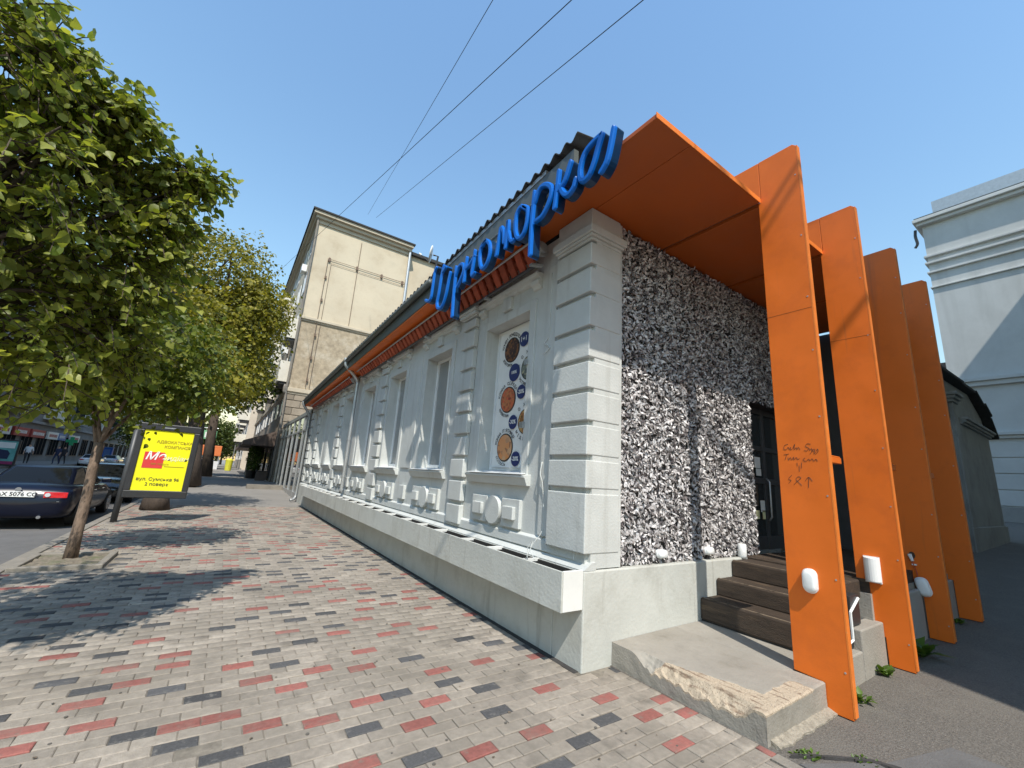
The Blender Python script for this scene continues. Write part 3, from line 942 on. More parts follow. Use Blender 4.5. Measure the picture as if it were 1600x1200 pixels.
# wing with gabled end projecting further along the yard
mb = MB()
mb.box(18.0, 23.4, 2.86, 3.3, .3, 4.2)
mb.build('bay_wall', M['grey_wall'], bd)
mb = MB(); mb.box(18.0, 23.45, 2.80, 2.86, .3, 1.05); mb.build('bay_plinth', M['grey_wall'], bd, bevel=.02)
mb = MB(); mb.prism([(17.0, 2.9, 4.35), (23.4, 2.9, 4.25), (22.9, 2.9, 4.85), (21.2, 2.9, 5.48), (17.0, 2.9, 5.4)], (0, .35, 0)); mb.build('bay_gable', M['grey_wall'], bd)
mb = MB()
for (a, z0, z1) in ((.08, 4.16, 4.22), (.14, 4.22, 4.3), (.2, 4.3, 4.38)): mb.box(19.0, 23.4 + a, 2.86 - a, 2.9, z0, z1)
mb.build('bay_cornice', M['grey_wall'], bd, bevel=.02)
mb = MB()
for (a, z0, z1) in ((.04, 4.72, 4.82), (.1, 4.82, 4.92), (.16, 4.92, 5.02)): mb.box(18.0 - a, 18.6 + a, 2.80 - a, 2.9, z0, z1)
mb.box(18.05, 18.55, 2.80, 2.9, 1.05, 4.72)
mb.build('bay_pilaster', M['grey_wall'], bd, bevel=.015)
mb = MB()
rp_ = [(16.2, 5.46), (19.2, 5.53), (21.3, 5.56), (22.2, 5.24), (22.94, 4.93), (23.1, 4.83), (23.8, 4.2)]
for (p, q) in zip(rp_[:-1], rp_[1:]):
    jx = rng.uniform(-.05, .05)
    mb.hexa([(p[0], 2.66 + jx, p[1] - .03), (q[0], 2.66 + jx, q[1] - .03), (q[0], 8, q[1] - .03), (p[0], 8, p[1] - .03), (p[0], 2.66 + jx, p[1] + .06), (q[0] + .12, 2.66 + jx, q[1] + .05), (q[0] + .12, 8, q[1] + .05), (p[0], 8, p[1] + .06)])
mb.build('bay_roof', M['roof'], bd)
mb = MB(); mb.box(23.0, 23.4, 3.3, 8, .3, 4.2); mb.build('bay_side_wall', M['grey_wall'], bd)

# ------------------------------------------------------------------ flower trough along the plinth
tr = empty('flower_trough', 'long empty white board trough fixed along the street plinth', 'planter', (2.67, 3, .5))
TX, TY0, TY1 = 2.54, YC, 18.0
mb = MB(); mb.box(TX, TX + .022, TY0, TY1, .482, .806); mb.build('front_board', M['plinth'], tr, bevel=.004)
mb = MB(); mb.box(TX + .022, 2.79, TY0, TY0 + .022, .484, .808); mb.build('end_board', M['whitepaint'], tr, bevel=.004)
mb = MB(); mb.box(TX + .022, 2.79, TY1 - .022, TY1, .482, .806); mb.build('end_board', M['whitepaint'], tr)
mb = MB(); mb.box(TX + .022, 2.79, TY0 + .022, TY1 - .022, .484, .50); mb.build('bottom_board', M['dark'], tr)
mb = MB(); mb.box(2.772, 2.789, TY0 + .03, TY1 - .03, .602, .782); mb.build('inner_shade_strip', M['trough'], tr)  # this strip and the next are added dark, as the trough's inner shade
mb = MB(); mb.box(TX + .0225, TX + .03, TY0 + .03, TY1 - .03, .602, .782); mb.build('inner_shade_strip', M['trough'], tr)
mb = MB(); mb.box(TX + .022, 2.79, TY0 + .03, TY1 - .03, .50, .60); mb.build('soil_fill', M['trough'], tr)
yv = 3.5
k = 0
while yv < 17.9:
    mb = MB(); wd = .05 if k % 2 else .018
    mb.box(TX + .022, 2.79, yv, yv + wd, .765, .795)
    mb.build('crossbar', M['whitepaint'], tr)
    yv += .62 + .25 * rng.random(); k += 1
mb = MB()
mb.tube(smooth_path([(2.60, 3.47, .80), (2.66, 3.45, .93), (2.72, 3.42, 1.02), (2.735, 3.41, 1.06)], 4), .0035, 6)
mb.tube(smooth_path([(2.60, 3.44, .80), (2.60, 3.45, .90), (2.63, 3.41, .97), (2.57, 3.36, .90), (2.58, 3.30, .82)], 5), .003, 6)
mb.build('loose_wire', M['facade'], tr, smooth=True)

# ------------------------------------------------------------------ poster in the first window
po = empty('window_poster', 'white seafood poster with round dish pictures filling the window next to the corner pillar', 'poster', (3.06, 4.5, 2.6))
mb = MB(); mb.box(3.062, 3.075, 4.06, 4.99, 1.69, 3.63); mb.build('poster_sheet', M['paper'], po)
RT, UP = (0, -1, 0), (0, 0, 1)
XPO = 3.062
def dish(y, z, r, m):
    mb = MB(); mb.disc((XPO - .006, y, z), (1, 0, 0), r * 1.07, .005, 40, sx=1); rim = mb.build('dish_picture', M['dark'], po)
    mb = MB(); mb.disc((XPO - .010, y, z), (1, 0, 0), r * .97, .004, 40); mb.build('dish', m, rim)
def badge(y, z, r, s, sz):
    mb = MB(); mb.disc((XPO - .012, y, z), (1, 0, 0), r, .005, 32); b = mb.build('badge', M['navy'], po)
    text(s, sz, (XPO - .0125, y, z), RT, UP, M['paper'], b, bold=.002)
dish(4.66, 3.31, .17, M['food1']); dish(4.24, 2.98, .155, M['food2']); dish(4.68, 2.60, .17, M['food3']); dish(4.24, 2.27, .155, M['food4']); dish(4.68, 1.95, .175, M['food5'])
badge(4.37, 3.40, .105, '1+1', .10); badge(4.56, 2.965, .125, '100%', .06); badge(4.37, 2.67, .095, '-20%', .075); badge(4.52, 2.28, .095, '-30%', .075); badge(4.41, 1.80, .095, '-20%', .075)
for (y, z, s1, s2) in ((4.66, 3.31, 'КОЖЕН ПОНЕДІЛОК', 'ВІВТОРОК'), (4.24, 2.98, 'КОЖЕН', 'УСТРИЦІ'), (4.68, 2.60, 'КОЖНА СЕРЕДА', 'КРЕВЕТКИ'), (4.24, 2.27, 'КОЖЕН', 'МІДІЇ'), (4.68, 1.95, 'КОЖНА П\'ЯТНИЦЯ', 'ЛОСОСЬ')):
    ring_text(s1, .062, (XPO - .004, y, z), .225, 165, 35, RT, UP, M['ink'], po)
    ring_text(s2, .055, (XPO - .004, y, z), .225, 215, 275, RT, UP, M['ink'], po, flip=True)

# small grey box and hinge beside the first window
mb = MB(); mb.box(2.845, 2.874, 4.0, 4.05, 2.93, 3.0); mb.build('shutter_bracket', M['metal'], bd)
mb = MB(); mb.box(2.84, 2.874, 4.0, 4.07, 2.15, 2.22); mb.build('shutter_bracket', M['metal'], bd)
mb = MB()
mb.tube(smooth_path([(2.868, 3.60, 4.0), (2.866, 3.60, 3.4), (2.866, 3.61, 3.2), (2.85, 3.66, 3.12), (2.86, 3.58, 3.05), (2.84, 3.66, 2.98)], 5), .007, 6)
mb.build('wall_cable', M['facade'], bd, smooth=True)
mb = MB()
mb.tube(smooth_path([(2.865, 3.62, 1.75), (2.84, 3.61, 1.62), (2.85, 3.58, 1.52), (2.87, 3.57, 1.3), (2.868, 3.57, .95)], 5), .007, 6)
mb.build('wall_cable', M['facade'], bd, smooth=True)

# ------------------------------------------------------------------ folded awnings over the windows
def awning(y0, y1, label):
    root = empty('folded_awning', label, 'awning', (2.65, y0, 4.2), group='folded striped awnings over the street windows')
    up = lambda y: (2.60, y, 4.36 - .026 * (y - 3.9))
    lo = lambda y: (2.735, y, 4.125 - .015 * (y - 3.6))
    n = 12
    for nm, f, r, m in (('front_rail', up, .016, M['metal']), ('lower_rail', lo, .022, M['darkgrey'])):
        mb = MB(); mb.tube([f(y0 + (y1 - y0) * i / n) for i in range(n + 1)], r, 8); mb.build(nm, m, root, smooth=True)
    y = y0 + .08
    while y < y1 - .12:
        a, b = Vector(up(y)), Vector(lo(y)); a2, b2 = Vector(up(y + .115)), Vector(lo(y + .115))
        d = Vector((.012, 0, .012))
        mb = MB()
        mb.hexa([b + d, b2 + d, b2 + d * 3, b + d * 3, a + d, a2 + d, a2 + d * 3, a + d * 3])
        mb.build('slat', M['awn'], root)
        y += .188
    mb = MB()
    n = 10
    mb.tube([(2.76, y0 + .05 + (y1 - y0 - .1) * i / n, up(y0 + .05 + (y1 - y0 - .1) * i / n)[2] - .03) for i in range(n + 1)], .062, 12)
    mb.build('roller', M['awn'], root, smooth=True)
    mb = MB()
    mb.disc((2.74, y0 - .06, up(y0)[2] - .06), (0, 1, 0), .10, .03, 20)
    mb.disc((2.74, y0 - .10, up(y0)[2] - .06), (0, 1, 0), .06, .05, 16)
    mb.build('end_plate', M['metal'], root)
    mb = MB()
    mb.hexa([(2.62, y0 - .03, 4.06), (2.80, y0 - .03, 4.10), (2.80, y0 + .03, 4.10), (2.62, y0 + .03, 4.06), (2.62, y0 - .03, 4.085), (2.80, y0 - .03, 4.13), (2.80, y0 + .03, 4.13), (2.62, y0 + .03, 4.085)])
    mb.build('wall_bracket', M['metal'], root)
    for y in np.arange(y0 + 1.2, y1, 2.2):
        z = lo(y)[2]
        mb = MB(); mb.box(2.70, 2.86, y - .035, y + .035, z - .045, z - .02); mb.build('wall_bracket', M['metal'], root)
    return root
awning(3.72, 11.7, 'long folded red slatted awning under the blue sign, nearer the corner pillar')
awning(12.5, 19.2, 'shaded folded red slatted awning beyond the middle downpipe')

# ------------------------------------------------------------------ blue sign: traced script, extruded strokes
def back(px_, py_, X):
    v = np.array([px_ - 800, py_ - 600, FPX]); r = MR @ v
    t = X / r[0]
    return r[1] * t, CAM_H + r[2] * t
SX = 2.225
sg = empty('shop_sign', 'blue script letter sign along the eave of the low grey restaurant', 'sign', (SX, 4, 4.3))
LET = [
    [[(16, 1076), (30, 1080), (46, 1062), (58, 990), (70, 905), (82, 872)], ],
    [[(128, 862), (112, 930), (96, 1030), (84, 1095), (92, 1124), (116, 1112), (140, 1040), (158, 950), (168, 905)], [(120, 900), (140, 870)]],
    [[(205, 870), (196, 960), (186, 1060), (178, 1172)], [(200, 930), (224, 862), (246, 850), (252, 885), (238, 930), (214, 985)]],
    [[(272, 812), (262, 880), (252, 955)], [(262, 880), (290, 850), (318, 800)], [(322, 768), (312, 840), (300, 918), (318, 905)]],
    [[(392, 702), (362, 740), (350, 810), (362, 872), (392, 850), (414, 780), (412, 722), (390, 702), (372, 730)]],
    [[(455, 790), (470, 700), (484, 620), (500, 650), (502, 720), (520, 650), (530, 570), (528, 650), (512, 742)], [(528, 640), (545, 700), (562, 698)]],
    [[(640, 500), (608, 488), (580, 545), (574, 640), (590, 684), (622, 660), (646, 580), (650, 505), (630, 488)]],
    [[(694, 402), (682, 520), (672, 640), (664, 786)], [(690, 470), (728, 372), (772, 350), (800, 378), (786, 450), (744, 540), (704, 575)]],
    [[(846, 272), (834, 380), (818, 492)], [(838, 390), (880, 330), (918, 214)], [(852, 362), (872, 402), (900, 412), (934, 372), (950, 320)]],
    [[(1100, 44), (1058, 84), (1008, 150), (978, 250), (984, 320), (1026, 300), (1062, 215), (1088, 120), (1112, 40)], [(1186, 2), (1168, 100), (1144, 200), (1112, 262)]],
]
def stroke(mb, pts, wdt, xf, xb):
    P = [np.array(back(660 + a / 4, 200 + b / 4, xf)) for a, b in pts]
    P = smooth_path(P, 7)
    # resample evenly
    L = [0]
    for a, b in zip(P[:-1], P[1:]): L.append(L[-1] + np.linalg.norm(b - a))
    n = max(int(L[-1] / .03), 4)
    Q = []
    for s in np.linspace(0, L[-1], n + 1):
        j = min(int(np.searchsorted(L, s, 'right')) - 1, len(P) - 2)
        t = (s - L[j]) / max(L[j + 1] - L[j], 1e-9)
        Q.append(P[j] * (1 - t) + P[j + 1] * t)
    T = [Q[min(i + 1, n)] - Q[max(i - 1, 0)] for i in range(n + 1)]
    T = [t / np.linalg.norm(t) for t in T]
    st = []
    for a in (80, 55, 25): st.append((Q[0] - T[0] * wdt / 2 * math.sin(R(a)), T[0], math.cos(R(a))))
    st += [(Q[i], T[i], 1.0) for i in range(n + 1)]
    for a in (25, 55, 80): st.append((Q[-1] + T[-1] * wdt / 2 * math.sin(R(a)), T[-1], math.cos(R(a))))
    prof = [(-1, xb, 1), (-1, xf + .030, 0), (-.86, xf + .010, 0), (-.5, xf, 0), (.5, xf, 0), (.86, xf + .010, 0), (1, xf + .030, 0), (1, xb, 1)]
    k = len(prof)
    vs, fs, ms = [], [], []
    for (c, t, sc) in st:
        nrm = np.array([-t[1], t[0]])
        for (a, x, _) in prof:
            p = c + nrm * a * wdt / 2 * max(sc, .12)
            vs.append((x, p[0], p[1]))
    o = len(mb.v); mb.v.extend(vs)
    for i in range(len(st) - 1):
        for j in range(k):
            j2 = (j + 1) % k
            mb.f.append((o + i * k + j, o + i * k + j2, o + (i + 1) * k + j2, o + (i + 1) * k + j))
            mb.m.append(1 if j in (0, 6, 7) else 0)
    mb.f.append(tuple(o + j for j in range(k))); mb.m.append(0)
    mb.f.append(tuple(o + (len(st) - 1) * k + j for j in range(k))); mb.m.append(0)
for i, strokes in enumerate(LET):
    mb = MB()
    for j, s in enumerate(strokes):
        stroke(mb, s, .060 + .004 * (i > 6), SX + .0015 * j, SX + .115)
    mb.build('letter', [M['blue'], M['bluedark']], sg, smooth=False, bevel=.0)
# light steel frame behind the letters
mb = MB()
for za, zb, o in ((4.42, 4.28, .0), (4.62, 4.52, 0)):
    mb.tube([(2.365, 2.2, za), (2.365, 6.15, zb)], .012, 6)
for yv in np.arange(2.3, 6.2, .45):
    z = 4.6 - .03 * (yv - 2.2)
    mb.tube([(SX + .115, yv, z - .1), (2.43, yv, z - .1)], .008, 6)
mb.build('support_frame', M['metal'], sg)

# ------------------------------------------------------------------ orange canopy with four fins
cp = empty('entrance_canopy', 'tall orange entrance portal of four boards carrying a flat orange canopy', 'canopy', (5.6, 1.6, 0))
CZ = 4.485
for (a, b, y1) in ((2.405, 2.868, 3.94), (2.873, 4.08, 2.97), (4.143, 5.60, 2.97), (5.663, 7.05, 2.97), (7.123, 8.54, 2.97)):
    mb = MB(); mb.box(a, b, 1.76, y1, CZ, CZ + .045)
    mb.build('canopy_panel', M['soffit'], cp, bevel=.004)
mb = MB()
mb.box(2.398, 8.54, 1.752, 1.758, CZ - .003, CZ + .05)
mb.build('front_trim', M['orange_edge'], cp)
mb = MB(); mb.box(2.42, 8.53, 1.80, 2.98, CZ + .047, CZ + .06); mb.box(2.42, 2.86, 2.98, 3.9, CZ + .047, CZ + .06); mb.build('light_leak_cover', M['metal'], cp)  # unseen sheet added over the panels to stop sun leaking through seams
FX = [4.085, 5.607, 7.06, 8.555]
fins = []
for i, x in enumerate(FX):
    T_ = .055
    notch = [(1.565, .205), (1.59, .30), (1.60, .60), (1.61, .60)][i]
    zb = gz(x) + .004
    top = 4.96 + .02 * i
    poly = [(x, 1.40, zb), (x, notch[0], zb), (x, notch[0] + .002, notch[1] - .015), (x, 1.775, notch[1] + .0), (x, 1.775, CZ - .003), (x, 1.755, CZ - .003), (x, 1.748, CZ + .055), (x, 1.748, top), (x, 1.43, top), (x, 1.40, top - .03)]
    mb = MB(); mb.prism(poly, (T_, 0, 0))
    lab = ['first orange fin, lit by the sun, nearest the street', 'second orange fin, lit by the sun', 'third orange fin, in shade', 'fourth orange fin, in shade, farthest from the street'][i]
    f = mb.build('fin', M['orange'], cp, bevel=.003, label=lab)
    fins.append(f)
    mb = MB(); mb.prism([(x, 1.752, CZ + .056), (x, 1.752, top - .002), (x, 2.6, top - .002), (x, 2.6, CZ + .056)], (T_, 0, 0))
    mb.build('upper_fin', M['orange'], cp, bevel=.003)
    mb = MB(); mb.box(x - .001, x + T_ + .001, 1.388, 1.399, zb + .02, top - .035)
    mb.build('edge_strip', M['orange_edge'], f)
    mb = MB()
    for z in ((3.22,) if i == 0 else (3.35,) if i == 1 else ()):
        mb.box(x - .0015, x, 1.40, 1.775, z, z + .003)
    if i < 2: mb.build('board_joint', M['seam'], f)
    # porch plinth and fins meet behind; screws along the front edge
    mb = MB()
    for z in np.arange(.3, 4.9, .62): mb.disc((x - .003, 1.425, z + rng.uniform(-.1, .1)), (1, 0, 0), .007, .003, 8)
    mb.build('screws', M['metal'], f, kind='stuff')
for i in range(3):
    mb = MB(); z = [1.86, 1.90, 1.9][i]
    mb.box(FX[i] + .055, FX[i] + .055 + [.30, .26, .3][i], 1.42, 1.47, z, z + .05)
    mb.box(FX[i] + .055, FX[i] + .055 + .28, 1.42, 1.74, z + .05, z + .062)
    mb.build('brace', M['orange'], cp, bevel=.004)
# pen scribble on the first fin (drawn lines a millimetre proud of the board)
def scr(pts): 
    out = []
    for a, b in pts:
        v = np.array([1180 + a / 7.5 - 800, 640 + b / 7.5 - 600, FPX]); r = MR @ v
        t = 4.0835 / r[0]
        out.append((4.0835, r[1] * t, CAM_H + r[2] * t))
    return out
mb = MB()
for s in ([(385, 405), (345, 420), (335, 460), (365, 470), (385, 440), (400, 465), (415, 440), (412, 470), (440, 455), (462, 405), (455, 470), (480, 445), (490, 470), (505, 440), (525, 470)],
          [(650, 405), (610, 400), (590, 430), (625, 450), (605, 485), (575, 475)], [(635, 455), (640, 480), (660, 455), (665, 490), (640, 525)], [(690, 460), (672, 475), (695, 490), (700, 462), (690, 520), (720, 480), (728, 460), (738, 490), (705, 525)],
          [(335, 530), (395, 520)], [(370, 525), (350, 590)], [(385, 560), (392, 595), (410, 560), (430, 590), (450, 555), (455, 590), (480, 560), (500, 585), (520, 570)],
          [(585, 565), (560, 590), (600, 605), (625, 580), (645, 600), (665, 575), (690, 605), (710, 580), (730, 605)],
          [(490, 622), (494, 665)], [(515, 655), (518, 725)], [(545, 620), (540, 690)],
          [(430, 768), (390, 812), (420, 830), (392, 865)], [(455, 880), (500, 835), (535, 805), (510, 785), (478, 815), (515, 855), (548, 890)], [(625, 915), (628, 795)], [(585, 840), (626, 792), (672, 838)]):
    mb.tube(scr(smooth_path(s, 4)), .0015, 5)
mb.build('scribble', M['ink'], fins[0])

# lamps on the fins and along the shell wall
def oval_lamp(name, label, c, nrm, h, wd, d, group=None, tilt=0.0):
    """rounded bulkhead lamp: base ring and domed lens, standing on a plane with normal nrm"""
    c = Vector(c); n = Vector(nrm).normalized()
    root = empty(name, label, 'lamp', c, group=group)
    s = n.cross(Vector((0, 0, 1))).normalized(); u2 = s.cross(n)
    q = Quaternion(n, tilt); s = q @ s; u2 = q @ u2
    def ov(k, off):
        pts = []
        for a in range(28):
            t = 2 * math.pi * a / 28
            x = math.copysign(abs(math.cos(t)) ** .8, math.cos(t)) * wd / 2 * k
            y = math.sin(t) * wd / 2 * k + math.copysign((h - wd) / 2 * k, math.sin(t)) * (1 if abs(math.sin(t)) > .05 else abs(math.sin(t)) / .05)
            pts.append(c + s * x + u2 * y + n * off)
        return pts
    mb = MB(); mb.prism(ov(1, 0), n * .02); mb.build('lamp_base', M['white'], root)
    mb = MB()
    rings = [ov(.95, .02), ov(.93, d * .6), ov(.82, d * .88), ov(.55, d)]
    vs = [p for r in rings for p in r]
    fs = [(i * 28 + j, i * 28 + (j + 1) % 28, (i + 1) * 28 + (j + 1) % 28, (i + 1) * 28 + j) for i in range(3) for j in range(28)]
    fs.append(tuple(3 * 28 + j for j in range(28)))
    mb.add(vs, fs); mb.build('lens', M['white'], root, smooth=True)
    return root
gl = 'white lamps on the orange fins'
oval_lamp('fin_lamp', 'oval white bulkhead lamp on the nearest orange fin', (4.085, 1.60, .905), (-1, 0, 0), .185, .105, .055, gl)
r = empty('fin_lamp', 'half round white wall lamp on the second orange fin', 'lamp', (5.607, 1.63, .89), group=gl)
mb = MB(); mb.prism([(5.607 - .07 * math.sin(a), 1.63 + .068 * math.cos(a), .78) for a in np.linspace(0, math.pi, 12)], (0, 0, .23)); mb.build('lens', M['white'], r, bevel=.008)
mb = MB(); mb.box(5.59, 5.606, 1.565, 1.695, .77, 1.02); mb.build('lamp_base', M['white'], r)
r = oval_lamp('fin_lamp', 'white lamp dangling on its wires from the third orange fin', (7.03, 1.585, .63), (-1, -.1, 0), .21, .125, .06, gl, tilt=R(14))
mb = MB(); mb.tube(smooth_path([(7.045, 1.66, .93), (7.02, 1.645, .87), (7.035, 1.63, .80), (7.02, 1.62, .72)], 5), .004, 6)
o = mb.build('wire', M['signred'], r, smooth=True)
mb = MB(); mb.tube([(7.045, 1.675, .975), (7.03, 1.65, .90)], [.022, .014], 6); mb.box(7.02, 7.05, 1.62, 1.66, .855, .87); mb.build('terminal', M['white'], r)
mb = MB(); mb.disc((7.053, 1.655, .965), (1, 0, 0), .042, .006, 9, sx=.7); mb.build('hole', M['wood'], fins[2])
gs = 'white lamps along the foot of the shell wall'
for i, (x, lab) in enumerate(((3.95, 'white oval lamp at the foot of the shell wall, nearest the corner pillar'), (4.82, 'white oval lamp at the foot of the shell wall, middle of three'))):
    rr_ = oval_lamp('wall_lamp', lab, (x, 2.93, .885), (-.0, -1, .1), .145, .09, .065, gs, tilt=R(90))
r = empty('wall_lamp', 'white cylinder lamp at the foot of the shell wall beside the wooden steps', 'lamp', (5.5, 2.88, .8), group=gs)
mb = MB(); mb.tube([(5.5, 2.88, .80), (5.5, 2.88, .81), (5.5, 2.88, .94), (5.5, 2.88, .95)], [.045, .05, .05, .04], 16); mb.build('lens', M['white'], r, smooth=True)
mb = MB(); mb.tube([(5.5, 2.88, .785), (5.5, 2.88, .80)], .055, 16); mb.build('lamp_base', M['metal'], r)

# ------------------------------------------------------------------ concrete landing with a broken front edge
ld = empty('concrete_landing', 'worn concrete landing slab with a crumbled front edge before the wooden steps', 'landing', (3.7, 2.2, 0))
import mathutils.noise as mn
def landing_mat():
    m = mat('landing_concrete', (0.30, 0.275, 0.235), 0.9, 0.14, 5, 0.5, 60, stain=(0.215, 0.195, 0.16), stain_scale=2.5)
    t = m.node_tree; N, L = t.nodes, t.links
    b = N['Principled BSDF']
    base = b.inputs['Base Color'].links[0].from_socket
    geo = N.new('ShaderNodeNewGeometry')
    at = N.new('ShaderNodeAttribute'); at.attribute_name = 'worn'
    no = N.new('ShaderNodeTexNoise'); no.inputs['Scale'].default_value = 22; no.inputs['Detail'].default_value = 6
    L.new(geo.outputs['Position'], no.inputs['Vector'])
    ad = N.new('ShaderNodeMath'); ad.operation = 'MULTIPLY_ADD'; ad.inputs[1].default_value = .9; L.new(no.outputs['Fac'], ad.inputs[0]); L.new(at.outputs['Fac'], ad.inputs[2])
    mr = N.new('ShaderNodeMapRange'); mr.inputs['From Min'].default_value = .88; mr.inputs['From Max'].default_value = 1.0
    L.new(ad.outputs[0], mr.inputs['Value'])
    vo = N.new('ShaderNodeTexVoronoi'); vo.inputs['Scale'].default_value = 75; L.new(geo.outputs['Position'], vo.inputs['Vector'])
    rp = N.new('ShaderNodeValToRGB')
    rp.color_ramp.elements[0].color = (.15, .105, .07, 1); rp.color_ramp.elements[0].position = .08
    rp.color_ramp.elements[1].color = (.44, .36, .265, 1); rp.color_ramp.elements[1].position = .34
    L.new(vo.outputs['Distance'], rp.inputs['Fac'])
    n2 = N.new('ShaderNodeTexNoise'); n2.inputs['Scale'].default_value = 9; n2.inputs['Detail'].default_value = 8
    mp = N.new('ShaderNodeMapping'); mp.inputs['Scale'].default_value = (3, .6, 3); L.new(geo.outputs['Position'], mp.inputs['Vector']); L.new(mp.outputs[0], n2.inputs['Vector'])
    m2 = N.new('ShaderNodeMapRange'); m2.inputs['From Min'].default_value = .55; m2.inputs['From Max'].default_value = .66
    L.new(n2.outputs['Fac'], m2.inputs['Value'])
    mm = N.new('ShaderNodeMix'); mm.data_type = 'RGBA'; mm.inputs['B'].default_value = (.20, .14, .095, 1)
    L.new(m2.outputs[0], mm.inputs['Factor']); L.new(rp.outputs[0], mm.inputs['A'])
    mx = N.new('ShaderNodeMix'); mx.data_type = 'RGBA'
    L.new(mr.outputs[0], mx.inputs['Factor']); L.new(base, mx.inputs['A']); L.new(mm.outputs['Result'], mx.inputs['B'])
    L.new(mx.outputs['Result'], b.inputs['Base Color'])
    return m
def landing():
    x0, x1, y0, y1 = 3.16, 4.078, 1.56, 2.862
    nx, ny, nz = 110, 150, 14
    sm = lambda t: max(0, min(1, t)) ** 2 * (3 - 2 * max(0, min(1, t)))
    def worn_at(x, y):
        n1 = mn.noise(Vector((x * 5, y * 5, 3))); n2 = mn.noise(Vector((x * 14, y * 14, 9)))
        along = sm((2.60 - y) / .35)
        wdt = (.10 + .17 * sm((2.3 - y) / .6)) * along + .04 * n1 + .02 * n2
        a = sm(((wdt - (x - x0)) / .05) + .5) * along
        b = sm(((.15 + .08 * n1 + .03 * n2) - (y - y0)) / .05 + .5) * sm((3.92 - x) / .1)
        return max(a, b)
    def chip(x, y):
        """depth lost along the broken street-side arris"""
        along = sm((2.66 - y) / .2) * sm((y - 1.62) / .12)
        e = x - x0
        wdt = .075 + .035 * mn.noise(Vector((y * 4, 2.2, 0))) + .015 * mn.noise(Vector((y * 17, 5, 0)))
        t = max(0, 1 - e / max(wdt, .01))
        return along * (t ** .75) * (.085 + .03 * mn.noise(Vector((y * 6, 1, 0)))) * (1 + .3 * mn.noise(Vector((x * 40, y * 22, 0))))
    vs, wa = [], []
    for j in range(ny + 1):
        for i in range(nx + 1):
            u_ = i / nx
            x = x0 + (x1 - x0) * u_ ** 1.5; y = y0 + (y1 - y0) * j / ny
            wv_ = worn_at(x, y)
            z = .185 + .012 * (x - x0) - chip(x, y) - wv_ * (.004 + .006 * abs(mn.noise(Vector((x * 38, y * 38, 0))))) + .0015 * mn.noise(Vector((x * 9, y * 9, 1)))
            ec = min(1, (y - y0) / .012); z -= .008 * (1 - ec)
            vs.append((x, y, z)); wa.append(wv_)
    mbx = MB(); mbx.v = vs
    W = nx + 1
    for j in range(ny):
        for i in range(nx):
            a = j * W + i
            mbx.f.append((a, a + 1, a + 1 + W, a + W)); mbx.m.append(0)
    def skirt(ids, w0):
        prev = ids
        for q_ in range(1, nz + 1):
            row = []
            for k_ in ids:
                x, y, z = vs[k_]
                t = q_ / nz
                n_ = .004 * mn.noise(Vector((x * 12 + y * 12, t * 3, 4)))
                row.append(len(mbx.v)); mbx.v.append((x + (n_ if w0 else 0) * t * (1 - t) * 4, y + (0 if w0 else n_) * t * (1 - t) * 4, z + (-.1 - z) * t)); wa.append(w0 * .55 * max(0, 1 - t * 4))
            for i in range(len(ids) - 1): mbx.f.append((prev[i], prev[i + 1], row[i + 1], row[i])); mbx.m.append(0)
            prev = row
    skirt([j * W for j in range(ny + 1)], 1); skirt([i for i in range(nx + 1)], 0); skirt([j * W + nx for j in range(ny + 1)], 0)
    return mbx, wa
lmb, lwa = landing()
lo_ = lmb.build('slab', landing_mat(), ld, smooth=False)
at_ = lo_.data.attributes.new('worn', 'FLOAT', 'POINT'); at_.data.foreach_set('value', np.array(lwa, dtype=np.float32))
mb = MB(); mb.box(4.078, 4.60, 1.785, 2.862, -.1, .196); mb.build('slab', M['concrete'], ld)
mb = MB()
for k in range(5):
    x = 3.95
import mathutils.noise as mnn
pts = []
for k in range(26):
    t = k / 25
    pts.append((3.2 + .9 * t, 1.5 + .02 * mnn.noise(Vector((t * 9, 0, 0))) + .0, 0))
mb = MB()
for k in range(25):
    p, q = pts[k], pts[k + 1]
    z = .035 + .012 * mnn.noise(Vector((k * .9, 4, 1))); z2 = .035 + .012 * mnn.noise(Vector(((k + 1) * .9, 4, 1)))
    mb.hexa([(p[0], p[1], -.05), (q[0], q[1], -.05), (q[0], 1.57, -.05), (p[0], 1.57, -.05), (p[0], p[1], .01), (q[0], q[1], .01), (q[0], 1.57, z2), (p[0], 1.57, z)])
mb.build('mortar_skirt', M['mortar'], ld)

# porch body and wooden steps
pc = empty('entrance_porch', 'raised porch with pale concrete side wall behind the orange fins', 'porch', (6.5, 2, 0))
mb = MB(); mb.box(5.56, 9.4, 1.66, 2.96, 0, .66); mb.build('porch_floor', M['concrete'], pc)
mb = MB(); mb.box(5.60, 9.4, 1.67, 2.96, .66, .79); mb.build('deck', M['wood'], pc)
mb = MB(); mb.box(4.145, 5.02, 1.60, 1.74, -.1, .25); mb.build('cheek_wall', M['concrete'], pc, bevel=.012)
mb = MB(); mb.box(5.02, 5.60, 1.595, 1.74, -.1, .42); mb.build('cheek_wall', M['concrete'], pc, bevel=.012)
mb = MB(); mb.box(5.665, 7.05, 1.61, 1.66, -.1, .60); mb.build('side_wall', M['grey_wall'], pc, bevel=.015)
mb = MB(); mb.box(7.12, 9.4, 1.62, 1.66, -.1, .59); mb.build('side_wall', M['grey_wall'], pc, bevel=.015)
mb = MB(); mb.box(8.63, 8.70, 1.80, 2.95, .79, 4.48); mb.build('end_wall', M['darkgrey'], pc)
st = empty('entrance_steps', 'three dark weathered wooden steps rising from the concrete landing', 'steps', (5, 2.3, .2))
